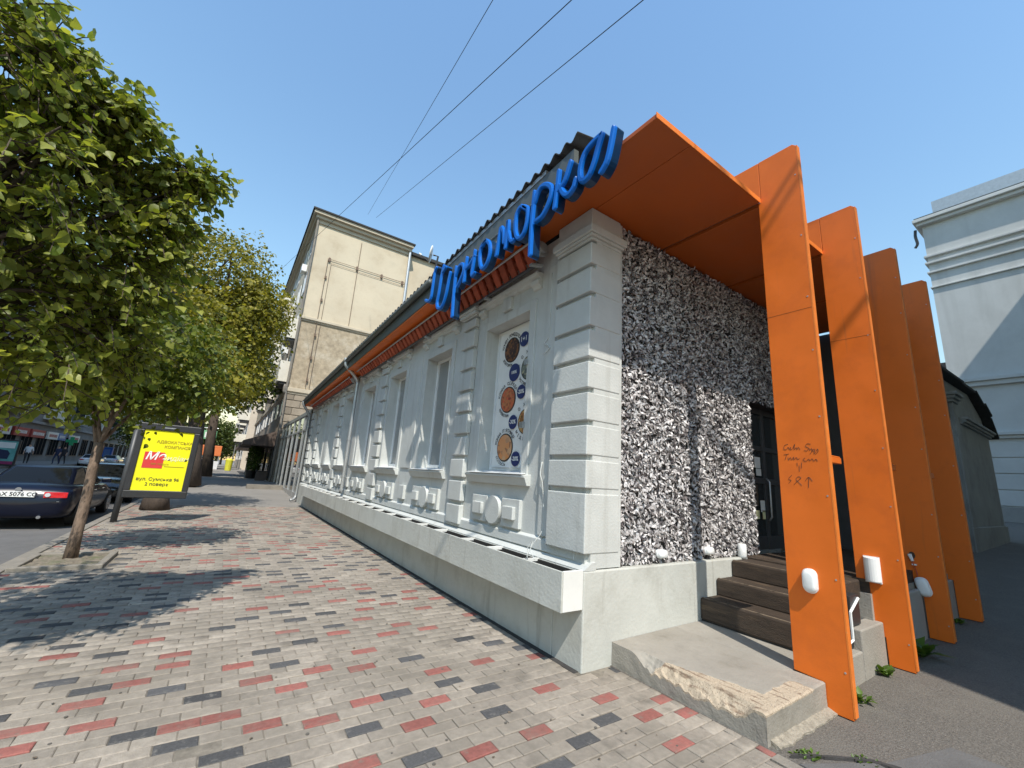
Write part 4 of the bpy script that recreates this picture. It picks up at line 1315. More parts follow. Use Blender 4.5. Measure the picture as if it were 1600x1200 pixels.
for (x0, x1, z0, z1) in ((4.535, 4.90, .215, .425), (4.86, 5.24, .425, .598), (5.20, 5.60, .598, .775)):
    mb = MB()
    mb.box(x0, x1, 1.745, 2.858, z0, z1)
    o = mb.build('step', M['wood'], st, bevel=.014)
    mb = MB(); mb.box(x0 + .02, x0 + .05, 1.76, 2.855, z1 + .001, z1 + .004); mb.build('tread_strip', M['woodedge'], o)
mb = MB(); mb.box(4.56, 5.7, 1.76, 2.86, .0, .21); mb.build('step_base', M['dark'], st)
mb = MB(); mb.box(4.80, 5.02, 1.66, 1.742, .26, .50); mb.box(5.02, 5.24, 1.66, 1.742, .43, .69); mb.build('step_side', M['dark'], st, bevel=.006)
mb = MB(); mb.tube([(4.82, 1.652, .30), (4.98, 1.652, .33), (4.98, 1.652, .56), (5.20, 1.652, .66)], .012, 6); mb.build('edge_tape', M['white'], st)

# weeds at the fin feet
def weed(x, y, label, n, hgt, seed):
    r2 = np.random.default_rng(seed)
    root = empty('weed', label, 'plant', (x, y, gz(x)), group='weeds growing at the feet of the orange fins')
    V, F = [], []
    for i in range(n):
        a = r2.uniform(0, 2 * math.pi); L = hgt * r2.uniform(.6, 1.1); wd = L * .17
        d = np.array([math.cos(a), math.sin(a), r2.uniform(.4, 1.6)]); d /= np.linalg.norm(d)
        s = np.cross(d, [0, 0, 1]); s /= np.linalg.norm(s)
        b = np.array([x, y, gz(x)]) + np.array([r2.uniform(-.06, .06), r2.uniform(-.05, .05), 0])
        o = len(V)
        V += [b, b + d * L * .45 + s * wd, b + d * L * .5 + np.array([0, 0, -.01]), b + d * L * .45 - s * wd, b + d * L - np.array([0, 0, L * .25])]
        F += [[o, o + 1, o + 2], [o, o + 2, o + 3], [o + 1, o + 4, o + 2], [o + 2, o + 4, o + 3]]
    npmesh('leaves', np.array(V), np.array(F), M['weed'], root, kind='stuff')
weed(4.50, 1.50, 'tuft of green weeds beside the nearest orange fin', 34, .13, 1)
weed(5.33, 1.56, 'small weed against the pale cheek wall by the second fin', 18, .16, 2)
weed(6.2, 1.52, 'tall dark weed in shade between second and third fins', 26, .30, 3)
weed(8.2, 1.56, 'low weed at the foot of the farthest orange fin', 18, .12, 4)
weed(3.30, 1.40, 'patch of grass in the crack by the landing corner', 40, .05, 5)
weed(3.55, 1.18, 'thin grass line in the asphalt crack', 30, .045, 6)

# satellite dish on the roof
sd = empty('satellite_dish', 'pale satellite dish on a bracket above the roof behind the sign', 'satellite dish', (2.75, 7.35, 5.1))
vs, fs = [], []
c = Vector((2.70, 7.25, 5.80)); n = Vector((-.9, .40, .14)).normalized(); s = n.cross(Vector((0, 0, 1))).normalized(); u2 = s.cross(n)
for i, rr2 in enumerate((0, .07, .13, .18)):
    for k in range(20):
        a = 2 * math.pi * k / 20
        vs.append(c + (s * math.cos(a) + u2 * math.sin(a)) * rr2 + n * (rr2 ** 2 * .8))
fs = [(i * 20 + k, i * 20 + (k + 1) % 20, (i + 1) * 20 + (k + 1) % 20, (i + 1) * 20 + k) for i in range(3) for k in range(20)]
mb = MB(); mb.add(vs, fs); o = mb.build('reflector', M['white'], sd, smooth=True); sm = o.modifiers.new('t', 'SOLIDIFY'); sm.thickness = .012
mb = MB(); mb.tube([c - n * .02, c - n * .12, (2.78, 7.35, 5.1)], .018, 8); mb.tube([c - u2 * .17 + n * .03, c + n * .22 - u2 * .06], .007, 6); mb.build('bracket', M['darkgrey'], sd)
mb = MB(); mb.tube([c + n * .2 - u2 * .07, c + n * .25 - u2 * .05], .018, 10); mb.build('receiver', M['white'], sd)

# ================================================================== OTHER BUILDINGS
def window_on(parent, axis, pos, a0, a1, z0, z1, fm, gm, dep=.12, bars=1):
    """window set in a wall; axis 'x': wall plane X=pos facing -X; 'X': facing +X; 'y': plane Y=pos facing -Y"""
    t = .07
    def bx(mb, p0, p1, q0, q1, h0, h1):
        if axis == 'x': mb.box(pos + p0, pos + p1, q0, q1, h0, h1)
        elif axis == 'X': mb.box(pos - p1, pos - p0, q0, q1, h0, h1)
        else: mb.box(q0, q1, pos + p0, pos + p1, h0, h1)
    mb = MB()
    bx(mb, -.04, .02, a0, a0 + t, z0, z1); bx(mb, -.04, .02, a1 - t, a1, z0, z1)
    bx(mb, -.04, .02, a0 + t, a1 - t, z0, z0 + t); bx(mb, -.04, .02, a0 + t, a1 - t, z1 - t, z1)
    for k in range(bars):
        c = a0 + (a1 - a0) * (k + 1) / (bars + 1)
        bx(mb, -.035, .015, c - t / 2, c + t / 2, z0 + t, z1 - t)
    wv = mb.build('window', fm, parent)
    mb = MB(); bx(mb, -.018, .0, a0 + t, a1 - t, z0 + t, z1 - t); mb.build('pane', gm, wv)
    return wv

# tall beige block beyond
tb = empty('apartment_building', 'tall beige apartment block with blank side wall and white street balconies', 'building', (2.75, 31.5, 0))
BY, BX = 31.5, 2.75
HT = 19.7
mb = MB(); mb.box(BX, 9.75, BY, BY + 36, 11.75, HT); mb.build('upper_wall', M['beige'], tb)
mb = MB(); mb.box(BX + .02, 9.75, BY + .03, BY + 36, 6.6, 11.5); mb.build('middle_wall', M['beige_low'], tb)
mb = MB(); mb.box(BX, 9.75, BY - .05, BY + 36, 11.5, 11.62); mb.box(BX - .08, 9.8, BY - .14, BY + 36, 11.62, 11.8); mb.build('string_course', M['beige_trim'], tb, bevel=.02)
mb = MB(); mb.box(BX - .1, 9.8, BY - .14, BY + 36, 6.35, 6.62); mb.box(BX - .03, 9.75, BY - .05, BY + 36, 6.2, 6.35); mb.build('string_course', M['beige_trim'], tb, bevel=.02)
mb = MB(); mb.box(BX + .05, 9.75, BY + .08, BY + 36, -.2, 6.3); mb.build('base_wall', M['stonebase'], tb)
z = .3; r_ = 0
while z < 6.1:
    x = BX + .0 - (r_ % 2) * .45
    while x < 7.5:
        a, b = max(x, BX), min(x + .88, 9.6)
        if b > a + .1:
            mb = MB(); mb.box(a, b, BY + .0, BY + .07, z, z + .46); mb.build('stone', M['stonebase'], tb, bevel=.03)
        x += .9
    z += .5; r_ += 1
mb = MB()
mb.box(BX - .5, 9.9, BY - .5, BY + 36, HT, HT + .22); mb.box(BX - .3, 9.85, BY - .3, BY + 36, HT - .25, HT); mb.box(BX - .1, 9.8, BY - .1, BY + 36, HT - .55, HT - .25)
mb.build('cornice', M['beige_trim'], tb)
mb = MB(); mb.box(BX - .6, 10.0, BY - .6, BY + 36, HT + .22, HT + .34); mb.build('roof_edge', M['roof'], tb)
mb = MB(); mb.box(9.75, 14.2, BY + .6, BY + 30, 0, HT - .15); mb.build('rear_wing', M['beige'], tb)
mb = MB(); mb.box(9.7, 14.6, BY + .3, BY + 30, HT - .15, HT + .1); mb.build('rear_wing_roof', M['roof'], tb)
# thin frame lines and conduits on the blank wall
mb = MB()
mb.tube([(BX + 1.0, BY - .08, 6.8), (BX + 1.0, BY - .08, 16.6), (9.7, BY - .08, 16.6)], .022, 6)
mb.tube([(BX + 1.25, BY - .06, 6.7), (BX + 1.25, BY - .06, 16.3), (9.7, BY - .06, 16.3)], .015, 6)
for x in (BX + 1.1, BX + 3.1, BX + 5.0, BX + 6.7): mb.box(x - .07, x + .07, BY - .12, BY - .02, 16.4, 16.7)
for z in (7.2, 8.8, 10.5, 13.2, 15): mb.box(BX + .97, BX + 1.1, BY - .12, BY - .02, z, z + .2)
mb.tube([(BX + 3.15, BY - .05, 11.9), (BX + 3.15, BY - .05, 18.8)], .02, 6)
mb.build('conduit', M['rust'], tb)
mb = MB(); mb.tube([(9.75, BY - .15, HT - .1), (9.75, BY - .15, 8)], .11, 8); mb.build('downpipe', M['metal'], tb)
mb = MB(); mb.tube(smooth_path([(BX - .25, BY - .12, HT - .2), (BX - .12, BY - .15, HT - .9), (BX - .12, BY - .15, 7.2), (BX - .25, BY - .25, 6.7), (BX - .25, BY - .25, 6.2), (BX - .1, BY - .15, 5.8), (BX - .1, BY - .15, .6), (BX - .35, BY - .25, .4)], 5), .075, 8); mb.build('downpipe', M['kerb'], tb, smooth=True)
# street front: windows and balconies, floor by floor
for fl in range(6):
    zb_ = .9 + 3.15 * fl
    for k in range(9):
        yv = BY + 1.6 + k * 3.4
        window_on(tb, 'x', BX + (.05 if fl < 2 else 0), yv, yv + 1.5, zb_ + .8, zb_ + 2.5, M['white'], M['glass'])
for (fl, k) in ((2, 0), (3, 0), (2, 1), (4, 2), (3, 3), (2, 3), (4, 5), (3, 5), (5, 4), (2, 6)):
    zb_ = .9 + 3.15 * fl; yv = BY + .5 + k * 3.4
    mb = MB(); mb.box(BX - .72, BX - .01, yv, yv + 2.4, zb_ - .15, zb_); mb.box(BX - .72, BX - .66, yv, yv + 2.4, zb_, zb_ + 1.3); mb.box(BX - .66, BX - .05, yv, yv + .06, zb_, zb_ + 1.3); mb.box(BX - .66, BX - .05, yv + 2.34, yv + 2.4, zb_, zb_ + 1.3)
    b = mb.build('balcony', M['balc'], tb)
    mb = MB(); mb.box(BX - .6, BX - .02, yv + .1, yv + 2.3, zb_ - .32, zb_ - .152); mb.build('balcony_slab', M['darkgrey'], b)
for (yv, z) in ((BY + .7, 6.9), (BY + 4.2, 7.0), (BY + 5.5, 10.2), (BY + 8.5, 13.4), (BY + 2.9, 16.4)):
    mb = MB(); mb.box(BX - .38, BX - .03, yv, yv + .8, z, z + .55); mb.disc((BX - .385, yv + .3, z + .28), (1, 0, 0), .22, .01, 14); mb.build('air_conditioner', M['white'], tb)
# brown shop canopies at street level
mb = MB()
for k in range(4):
    yv = BY + 1.5 + k * 6
    mb.prism([(BX - .05, yv, 3.7), (BX - 1.9, yv, 2.9), (BX - 1.9, yv, 2.65), (BX - .05, yv, 2.65)], (0, 5, 0))
mb.build('shop_awning', M['brownawn'], tb)
for k in range(4):
    yv = BY + 1.2 + k * 6
    window_on(tb, 'x', BX - .06, yv + .8, yv + 4.6, .5, 2.6, M['darkgrey'], M['glass'], bars=2)
mb = MB(); mb.tube([(BX - .9, BY + 6.1, .3), (BX - .9, BY + 6.1, 2.7)], .18, 10); mb.tube([(BX - .9, BY + 12.1, .3), (BX - .9, BY + 12.1, 2.7)], .18, 10); mb.build('column', M['beige_trim'], tb)

# glass fronted showroom between the two
gp = empty('glass_pavilion', 'single storey glass showroom wall between the low restaurant and the beige block', 'building', (2.9, 24, 0))
mb = MB()
for yv in (20.35, 22.1, 23.9, 25.7, 27.6, 29.4, 31.1): mb.box(2.85, 2.97, yv - .05, yv + .05, .05, 3.95)
mb.box(2.86, 2.96, 20.35, 31.1, .05, .22 + .1); mb.box(2.86, 2.96, 20.35, 31.1, 3.1, 3.18); mb.box(2.84, 3.0, 20.3, 31.1, 3.85, 4.02)
mb.build('frame', M['metal'], gp)
for a, b in ((20.4, 22.05), (22.15, 23.85), (23.95, 25.65), (25.75, 27.55), (27.65, 29.35), (29.45, 31.05)):
    mb = MB(); mb.box(2.905, 2.915, a, b, .32, 3.1); mb.build('pane', M['mirror'], gp)
    mb = MB(); mb.box(2.905, 2.915, a, b, 3.18, 3.85); mb.build('pane', M['mirror'], gp)
mb = MB(); mb.box(3.0, 9.5, 20.2, 31.2, 3.9, 4.05); mb.build('roof', M['metal'], gp)
mb = MB(); mb.box(3.6, 3.7, 20.3, 31.2, 0, 3.9); mb.build('inner_wall', M['darkgrey'], gp)
mb = MB(); mb.box(1.2, 2.85, 25.6, 26.1, .1, .2 + ramp(26)); mb.build('door_step', M['kerb'], gp)

# pale building further down the street
fb = empty('street_building', 'pale apartment house with dark balconies at the end of the street', 'building', (2.4, 70, 0))
mb = MB(); mb.box(2.0, 14, 69, 110, 0, 13.0); mb.build('wall', M['pinkbldg'], fb)
mb = MB(); mb.box(1.6, 14.3, 68.7, 110, 13, 13.3); mb.build('roof', M['roof'], fb)
for fl in range(4):
    for k in range(7):
        yv = 70 + k * 5.4; z = 1.1 + fl * 3.1
        window_on(fb, 'x', 2.0, yv, yv + 2, z + .6, z + 2.3, M['white'], M['glass'])
        if fl and k % 2 == 0:
            mb = MB(); mb.box(.7, 2.0, yv - .3, yv + 2.4, z - .1, z + .05); mb.box(.7, .78, yv - .3, yv + 2.4, z + .05, z + 1.0); mb.box(.78, 2, yv - .3, yv - .2, z + .05, z + 1.0)
            bb = mb.build('balcony', M['balc'], fb)
            mb = MB(); mb.box(.9, 1.99, yv - .2, yv + 2.3, z - .4, z - .11); mb.build('balcony_slab', M['dark'], bb)

# white render building closing the yard on the right
wb = empty('white_building', 'big white rendered building with horizontal cornices closing the yard', 'building', (40, 0, 1))
mb = MB(); mb.box(40, 60, -24, 6.2, .5, 22.2); mb.build('wall', M['white_bldg'], wb)
for (z0, z1, d, y1) in ((21.9, 22.15, .35, 6.45), (22.15, 22.4, .55, 6.6), (19.30, 19.48, .2, 6.35), (18.78, 18.95, .2, 6.35), (18.05, 18.2, .16, 6.32), (16.9, 17.02, .12, 6.28), (9.45, 9.75, .22, 6.35), (9.75, 10.0, .36, 6.45), (6.0, 6.2, .2, 6.3), (6.2, 6.42, .34, 6.42)):
    mb = MB(); mb.box(40 - d, 60, -24, y1, z0, z1); mb.build('cornice', M['white_bldg'], wb, bevel=.03)
mb = MB(); mb.box(39.5, 60, -24, 6.5, 22.4, 22.5); mb.build('roof_edge', M['fascia'], wb)
mb = MB(); mb.box(40.6, 60, -24, 5.6, 22.5, 24.0); mb.build('parapet', M['metal'], wb)
z = 1.9
while z < 5.8:
    mb = MB(); mb.box(39.93, 40, -24, 6.25, z, z + .92); mb.build('stone_course', M['white_bldg'], wb, bevel=.03)
    z += .98
mb = MB(); mb.box(39.85, 40, -24, 6.28, .7, 1.84); mb.build('base_course', M['grey_wall'], wb, bevel=.03)
mb = MB(); mb.tube(smooth_path([(39.8, 6.55, 21.7), (39.8, 6.6, 21.2), (39.8, 6.55, 20.6), (39.8, 6.7, 20.3)], 4), .09, 6); mb.build('broken_pipe', M['dark'], wb)
db = empty('distant_house', 'distant pale house with stacked windows seen between the fins and the white building', 'building', (70, 13, 0))
mb = MB(); mb.box(70, 84, 9, 30, 0, 17.5); mb.build('wall', M['white_bldg'], db)
mb = MB(); mb.box(69.5, 84, 8.8, 30, 17.5, 18.6); mb.build('roof', M['roof'], db)
for fl in range(5):
    for k in range(4):
        window_on(db, 'x', 70, 10 + k * 4, 12.6 + k * 4, 1.6 + fl * 3.2, 3.6 + fl * 3.2, M['white'], M['glass'])

# building on the near side of the yard: behind the camera, its shade falls over the yard
nb = empty('neighbour_building', 'tall rendered building across the yard, behind the viewer, that shades the asphalt', 'building', (4, -8, 0))
mb = MB(); mb.box(3.76, 38, -18, -4, -.2, 23.5); mb.build('wall', M['beige'], nb)
mb = MB(); mb.box(3.72, 38.2, -18.2, -3.85, 23.5, 23.75); mb.build('roof', M['roof'], nb)
for fl in range(6):
    for k in range(7):
        xx = 5.5 + k * 4.5
        mb = MB(); mb.box(xx, xx + 1.6, -4.03, -3.96, 1.6 + fl * 3.6, 3.6 + fl * 3.6); wv = mb.build('window', M['white'], nb)
        mb = MB(); mb.box(xx + .1, xx + 1.5, -3.958, -3.952, 1.7 + fl * 3.6, 3.5 + fl * 3.6); mb.build('pane', M['glass'], wv)

# ------------------------------------------------------------------ across the street
ab = empty('shop_building', 'shaded grey apartment block across the street with glazed balconies and shops below', 'building', (-16.5, 60, 0))
AX = -16.5
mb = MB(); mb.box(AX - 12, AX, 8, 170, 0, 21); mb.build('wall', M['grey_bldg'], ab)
mb = MB(); mb.box(AX - 12, AX + .4, 8, 170, 21, 21.4); mb.build('roof', M['roof'], ab)
mb = MB(); mb.box(AX, AX + .25, 8, 170, 3.9, 4.15); mb.build('string_course', M['grey_wall'], ab)
for fl in range(5):
    zb_ = 4.6 + fl * 3.2
    k = 0; yv = 10
    while yv < 125:
        if k % 3 == 1:
            mb = MB(); mb.box(AX, AX + 1.0, yv - .2, yv + 2.8, zb_ - .1, zb_ + 1.0); mb.box(AX, AX + 1.05, yv - .25, yv + 2.85, zb_ + 2.5, zb_ + 2.62)
            b = mb.build('loggia', M['grey_wall'] if (k + fl) % 2 else M['balc'], ab)
            mb = MB(); mb.box(AX, AX + .95, yv - .15, yv + 2.75, zb_ + 1.0, zb_ + 2.5); mb.build('glazing', M['glass'], b)
            mb = MB()
            for q in range(6): mb.box(AX + .95, AX + 1.0, yv - .17 + q * .57, yv - .10 + q * .57, zb_ + 1.0, zb_ + 2.5)
            mb.build('mullion', M['white'], b)
        else:
            window_on(ab, 'X', AX, yv, yv + 1.7, zb_ + .6, zb_ + 2.3, M['white'], M['glass'])
            if (k + fl) % 4 == 2:
                mb = MB(); mb.box(AX + .03, AX + .36, yv + .3, yv + 1.1, zb_ - .15, zb_ + .4); mb.build('air_conditioner', M['white'], ab)
        yv += 3.4; k += 1
for yv in np.arange(9.5, 125, 4.2):
    wv = window_on(ab, 'X', AX + .02, yv, yv + 3.0, .7, 3.0, M['darkgrey'], M['shopglass'], bars=2)
for yv, L, m in ((53.0, 3.6, 'paper'), (57.4, 3.6, 'signred'), (61.6, 3.8, 'signred'), (66.4, 3.4, 'paper'), (69.9, 2.8, 'signblue'), (74.5, 4, 'paper'), (49, 3.4, 'signblue')):
    mb = MB(); mb.box(AX + .02, AX + .22, yv, yv + L, 2.5, 3.3); f_ = mb.build('shop_fascia', M[m], ab, bevel=.02)
    mb = MB()
    q = yv + .4
    while q < yv + L - .6:
        wq = rng.uniform(.15, .3)
        mb.box(AX + .222, AX + .23, q, q + wq, 2.75, 3.05); q += wq + .1
    mb.build('fascia_band', M['signred' if m == 'paper' else 'paper'], f_)
pcx = empty('pharmacy_cross', 'green illuminated cross hanging from the shops across the street', 'sign', (AX + .9, 71.8, 2.5))
mb = MB(); mb.box(AX + .5, AX + 1.5, 71.7, 71.9, 2.35, 2.7); mb.box(AX + .82, AX + 1.18, 71.71, 71.89, 2.02, 3.02); mb.build('cross', M['green'], pcx)
mb = MB(); mb.tube([(AX, 71.8, 2.9), (AX + .9, 71.8, 2.9)], .02, 6); mb.build('arm', M['metal'], pcx)
adb = empty('street_poster', 'teal and white street poster case on the far pavement', 'billboard', (-12.9, 44.6, .05))
px0, py_ = -13.65, 44.55
mb = MB(); mb.box(px0, px0 + 1.5, py_, py_ + .2, .12, 1.95); mb.build('case', M['dark'], adb, bevel=.03)
mb = MB(); mb.box(px0 + .1, px0 + 1.4, py_ - .02, py_ - .002, .45, 1.85); mb.build('poster', M['teal'], adb)
mb = MB(); mb.box(px0 + .2, px0 + 1.3, py_ - .03, py_ - .021, 1.35, 1.75); mb.build('poster_panel', M['paper'], adb)
mb = MB(); mb.box(px0 + .1, px0 + 1.4, py_ - .03, py_ - .021, .24, .44); mb.build('poster_band', M['magenta'], adb)
mb = MB(); mb.prism([(px0 + .4, py_ - .03, .6), (px0 + 1.1, py_ - .03, .6), (px0 + 1.15, py_ - .03, 1.0), (px0 + 1.0, py_ - .03, 1.2), (px0 + .6, py_ - .03, 1.25), (px0 + .35, py_ - .03, 1.0)], (0, .008, 0)); mb.build('poster_picture', M['navycloth'], adb)
for x in (px0 + .1, px0 + 1.28):
    mb = MB(); mb.box(x, x + .12, py_ + .05, py_ + .15, -.05, .12); mb.build('leg', M['dark'], adb)
kk = empty('blue_kiosk', 'small blue kiosk cabin across the street behind the parked cars', 'kiosk', (-13.3, 79, .1))
mb = MB(); mb.box(-13.8, -12.8, 78.6, 79.4, .1, 2.1); mb.build('cabin', M['kiosk'], kk, bevel=.05)
mb = MB(); mb.box(-13.85, -12.75, 78.55, 79.45, 2.1, 2.2); mb.build('roof', M['signblue'], kk)
mb = MB(); mb.box(-13.6, -13.0, 78.57, 78.598, .2, 1.9); mb.build('door', M['signblue'], kk)

# ================================================================== STREET FURNITURE
# yellow advertising case
ad = empty('advertising_board', 'black framed street board with a yellow law firm poster by the kerb', 'billboard', (-1.85, 13.3, 0))
AY = 13.25
mb = MB(); mb.tube([(-1.83, AY + .08, -.1), (-1.83, AY + .08, 2.33)], .062, 14); mb.build('post', M['darkgrey'], ad, smooth=True)
mb = MB()
mb.box(-1.80, -.60, AY - .02, AY + .16, .55, .72); mb.box(-1.80, -.60, AY - .02, AY + .16, 2.14, 2.30)
mb.box(-1.80, -1.68, AY - .02, AY + .16, .72, 2.14); mb.box(-.72, -.60, AY - .02, AY + .16, .72, 2.14)
mb.build('frame', M['dark'], ad, bevel=.015)
mb = MB(); mb.box(-1.68, -.72, AY + .01, AY + .15, .72, 2.14); mb.build('poster', M['yellow'], ad)
mb = MB(); mb.box(-1.32, -1.10, AY - .028, AY - .021, 2.20, 2.225); mb.build('maker_plate', M['metal'], ad)
mb = MB(); mb.box(-1.58, -1.20, AY + .004, AY + .009, 1.24, 1.62); mb.build('poster_square', M['posterred'], ad)
rx, uz = (1, 0, 0), (0, 0, 1)
text('АДВОКАТСЬКА', .092, (-1.06, AY + .008, 1.87), rx, uz, M['olive'], ad, bold=.0015)
text('КОМПАНІЯ', .092, (-.99, AY + .008, 1.755), rx, uz, M['olive'], ad, bold=.0015)
text('Ме', .26, (-1.37, AY + .002, 1.52), rx, uz, M['paper'], ad, shear=.25, bold=.004)
text('ридіан', .15, (-.99, AY + .008, 1.485), rx, uz, M['paleyellow'], ad, shear=.2, sx=1.1, bold=.002)
text('ми поруч', .075, (-1.26, AY + .002, 1.345), rx, uz, M['olive'], ad, shear=.2)
mb = MB(); mb.box(-1.16, -.78, AY + .004, AY + .009, 1.285, 1.297); mb.build('poster_line', M['olive'], ad)
text('вул. Сумська 96', .105, (-1.22, AY + .008, .98), rx, uz, M['ink'], ad, bold=.001)
text('2 поверх', .105, (-1.22, AY + .008, .865), rx, uz, M['ink'], ad, bold=.001)

# tree square with stone edging
ts = empty('tree_pit', 'stone edged square of bare soil round the young tree', 'tree pit', (-1.6, 8.7, 0))
for (a, b, c_, d) in ((-2.02, -1.10, 8.16, 8.25), (-2.02, -1.10, 9.12, 9.21), (-1.19, -1.10, 8.25, 9.12), (-2.02, -1.93, 8.25, 9.12)):
    mb = MB(); mb.box(a + .004, b - .004, c_ + .004, d - .004, -.1, .045); mb.build('edging_stone', M['kerb'], ts, bevel=.012)
import mathutils.noise as mn
mb = MB()
nn = 16
vs = [(-1.93 + .74 * i / nn, 8.25 + .87 * j / nn, .012 + .03 * mn.noise(Vector((i * .5, j * .5, 0))) + .03 * math.exp(-((i - 8) ** 2 + (j - 9) ** 2) / 12)) for j in range(nn + 1) for i in range(nn + 1)]
mb.add(vs, [(j * 17 + i, j * 17 + i + 1, j * 17 + i + 18, j * 17 + i + 17) for j in range(nn) for i in range(nn)])
mb.build('soil', M['soil'], ts, smooth=True)

# ------------------------------------------------------------------ cars
def make_car(name, label, paint, loc, rz, group, plate=None, hatch=False, detail=True):
    """sedan built along +Y (front) with its rear bumper at y=0, centred on x=0"""
    root = empty(name, label, 'car', (0, 0, 0), group=group)
    L = 4.45 if not hatch else 4.25
    st = [  # y, zlow, zmid, zshoulder, half sill, half mid, half shoulder, crown
        (0.00, .34, .52, .60, .60, .66, .60, .0), (0.03, .26, .55, .74, .72, .78, .70, .01), (.12, .22, .56, .93, .80, .85, .72, .03),
        (.35, .20, .55, .985, .83, .875, .76, .035), (.80, .20, .55, .985, .85, .885, .79, .03), (1.4, .19, .55, .955, .86, .89, .82, .02), (2.2, .19, .55, .93, .86, .89, .83, .02), (2.9, .19, .54, .92, .86, .89, .82, .03),
        (3.3, .20, .53, .90, .85, .885, .78, .05), (3.8, .20, .52, .83, .83, .87, .70, .06), (L - .22, .21, .50, .72, .74, .80, .58, .05), (L - .05, .24, .46, .60, .60, .66, .46, .02), (L, .30, .44, .52, .50, .54, .40, .0)]
    ring = []
    vs, fs = [], []
    for (y, zl, zm, zs, hs, hm, hh, cr) in st:
        half = [(0, zl), (hs * .92, zl), (hs, zl + .07), (hm, zm), (hm * .99, zm + (zs - zm) * .55), (hh + (hm - hh) * .35, zs - .035), (hh, zs), (hh * .5, zs + cr * .8)]
        full = half + [(0, zs + cr)] + [(-x, z) for x, z in reversed(half[1:])]
        ring.append(len(full))
        vs += [(x, y, z) for x, z in full]
    k = ring[0]
    for i in range(len(st) - 1):
        for j in range(k):
            j2 = (j + 1) % k
            fs.append((i * k + j, i * k + j2, (i + 1) * k + j2, (i + 1) * k + j))
    fs.append(tuple(range(k))); fs.append(tuple((len(st) - 1) * k + j for j in range(k)))
    mb = MB(); mb.add(vs, fs); body = mb.build('body', paint, root, smooth=True, sub=1)
    # greenhouse
    base = [(.18 if hatch else .62, .66, .95), (1.5, .76, .955), (2.3, .78, .94), (3.15, .70, .93)]
    roof = [(.55 if hatch else 1.25, .52, 1.36), (1.6, .56, 1.405), (2.1, .56, 1.40), (2.45, .53, 1.365)]
    vs, fs = [], []
    for (y, hw, z) in base: vs += [(hw, y, z), (-hw, y, z)]
    for (y, hw, z) in roof: vs += [(hw, y, z), (-hw, y, z)]
    for i in range(3):
        fs += [(2 * i, 2 * i + 2, 8 + 2 * i + 2, 8 + 2 * i), (2 * i + 1, 8 + 2 * i + 1, 8 + 2 * i + 3, 2 * i + 3), (8 + 2 * i, 8 + 2 * i + 2, 8 + 2 * i + 3, 8 + 2 * i + 1)]
    fs += [(0, 8, 9, 1), (6, 7, 15, 14)]
    mb = MB(); mb.add(vs, fs); mb.build('roof', paint, root, bevel=.05, seg=3, smooth=True)
    def pane(nm, q, inset=.08, off=.012, m=M['carglass']):
        q = [Vector(p) for p in q]; c = sum(q, Vector()) / len(q)
        n = (q[1] - q[0]).cross(q[2] - q[0]).normalized()
        if n.dot(c - Vector((0, 1.9, 1.0))) < 0: n = -n
        q2 = [p + (c - p).normalized() * inset + n * off for p in q]
        mb = MB(); mb.prism(q2, -n * .01); return mb.build(nm, m, root, bevel=.003)
    b0, r0 = base[0], roof[0]
    pane('rear_window', [(b0[1], b0[0], b0[2]), (-b0[1], b0[0], b0[2]), (-r0[1], r0[0], r0[2]), (r0[1], r0[0], r0[2])], .07)
    b3, r3 = base[3], roof[3]
    pane('windscreen', [(b3[1], b3[0], b3[2]), (-b3[1], b3[0], b3[2]), (-r3[1], r3[0], r3[2]), (r3[1], r3[0], r3[2])], .07)
    for s in (1, -1):
        for i in range(3):
            pane('side_window', [(s * base[i][1], base[i][0], base[i][2]), (s * base[i + 1][1], base[i + 1][0], base[i + 1][2]), (s * roof[i + 1][1], roof[i + 1][0], roof[i + 1][2]), (s * roof[i][1], roof[i][0], roof[i][2])], .05)
    for s in (1, -1):
        for y in (.78, L - .88):
            mb = MB(); mb.disc((s * .70, y, .315), (s, 0, 0), .315, .20, 24); wh = mb.build('wheel', M['black'], root, bevel=.03)
            mb = MB(); mb.disc((s * .895, y, .315), (s, 0, 0), .215, .012, 20)
            for a in range(6):
                t = a * math.pi / 3
                mb.box(s * .905 if s > 0 else s * .925, s * .925 if s > 0 else s * .905, y + math.cos(t) * .12 - .03, y + math.cos(t) * .12 + .03, .315 + math.sin(t) * .12 - .03, .315 + math.sin(t) * .12 + .03)
            mb.build('rim', M['rim'], wh)
            mb = MB()
            arc = [(s * .865, y + .36 * math.cos(t), .33 + .36 * math.sin(t)) for t in np.linspace(0, math.pi, 14)]
            mb.prism(arc, (s * .012, 0, 0)); mb.build('wheel_arch', M['black'], root)
        # tail lights wrap the rear corner
        mb = MB()
        mb.hexa([(s * .40, -.005, .70), (s * .76, .035, .705), (s * .76, .2, .705), (s * .40, .2, .70), (s * .39, .015, .835), (s * .755, .065, .83), (s * .755, .2, .83), (s * .39, .2, .835)])
        tl = mb.build('tail_light', M['tail'], root, bevel=.012)
        mb = MB(); mb.disc((s * .46, -.008, .77), (0, 1, 0), .045, .02, 12); mb.build('reversing_lens', M['headl'], tl)
        mb = MB()
        mb.hexa([(s * .42, L - .10, .56), (s * .66, L - .24, .58), (s * .66, L - .34, .58), (s * .42, L - .2, .56), (s * .42, L - .16, .68), (s * .68, L - .34, .70), (s * .68, L - .42, .70), (s * .42, L - .25, .68)])
        mb.build('headlight', M['headl'], root, bevel=.01)
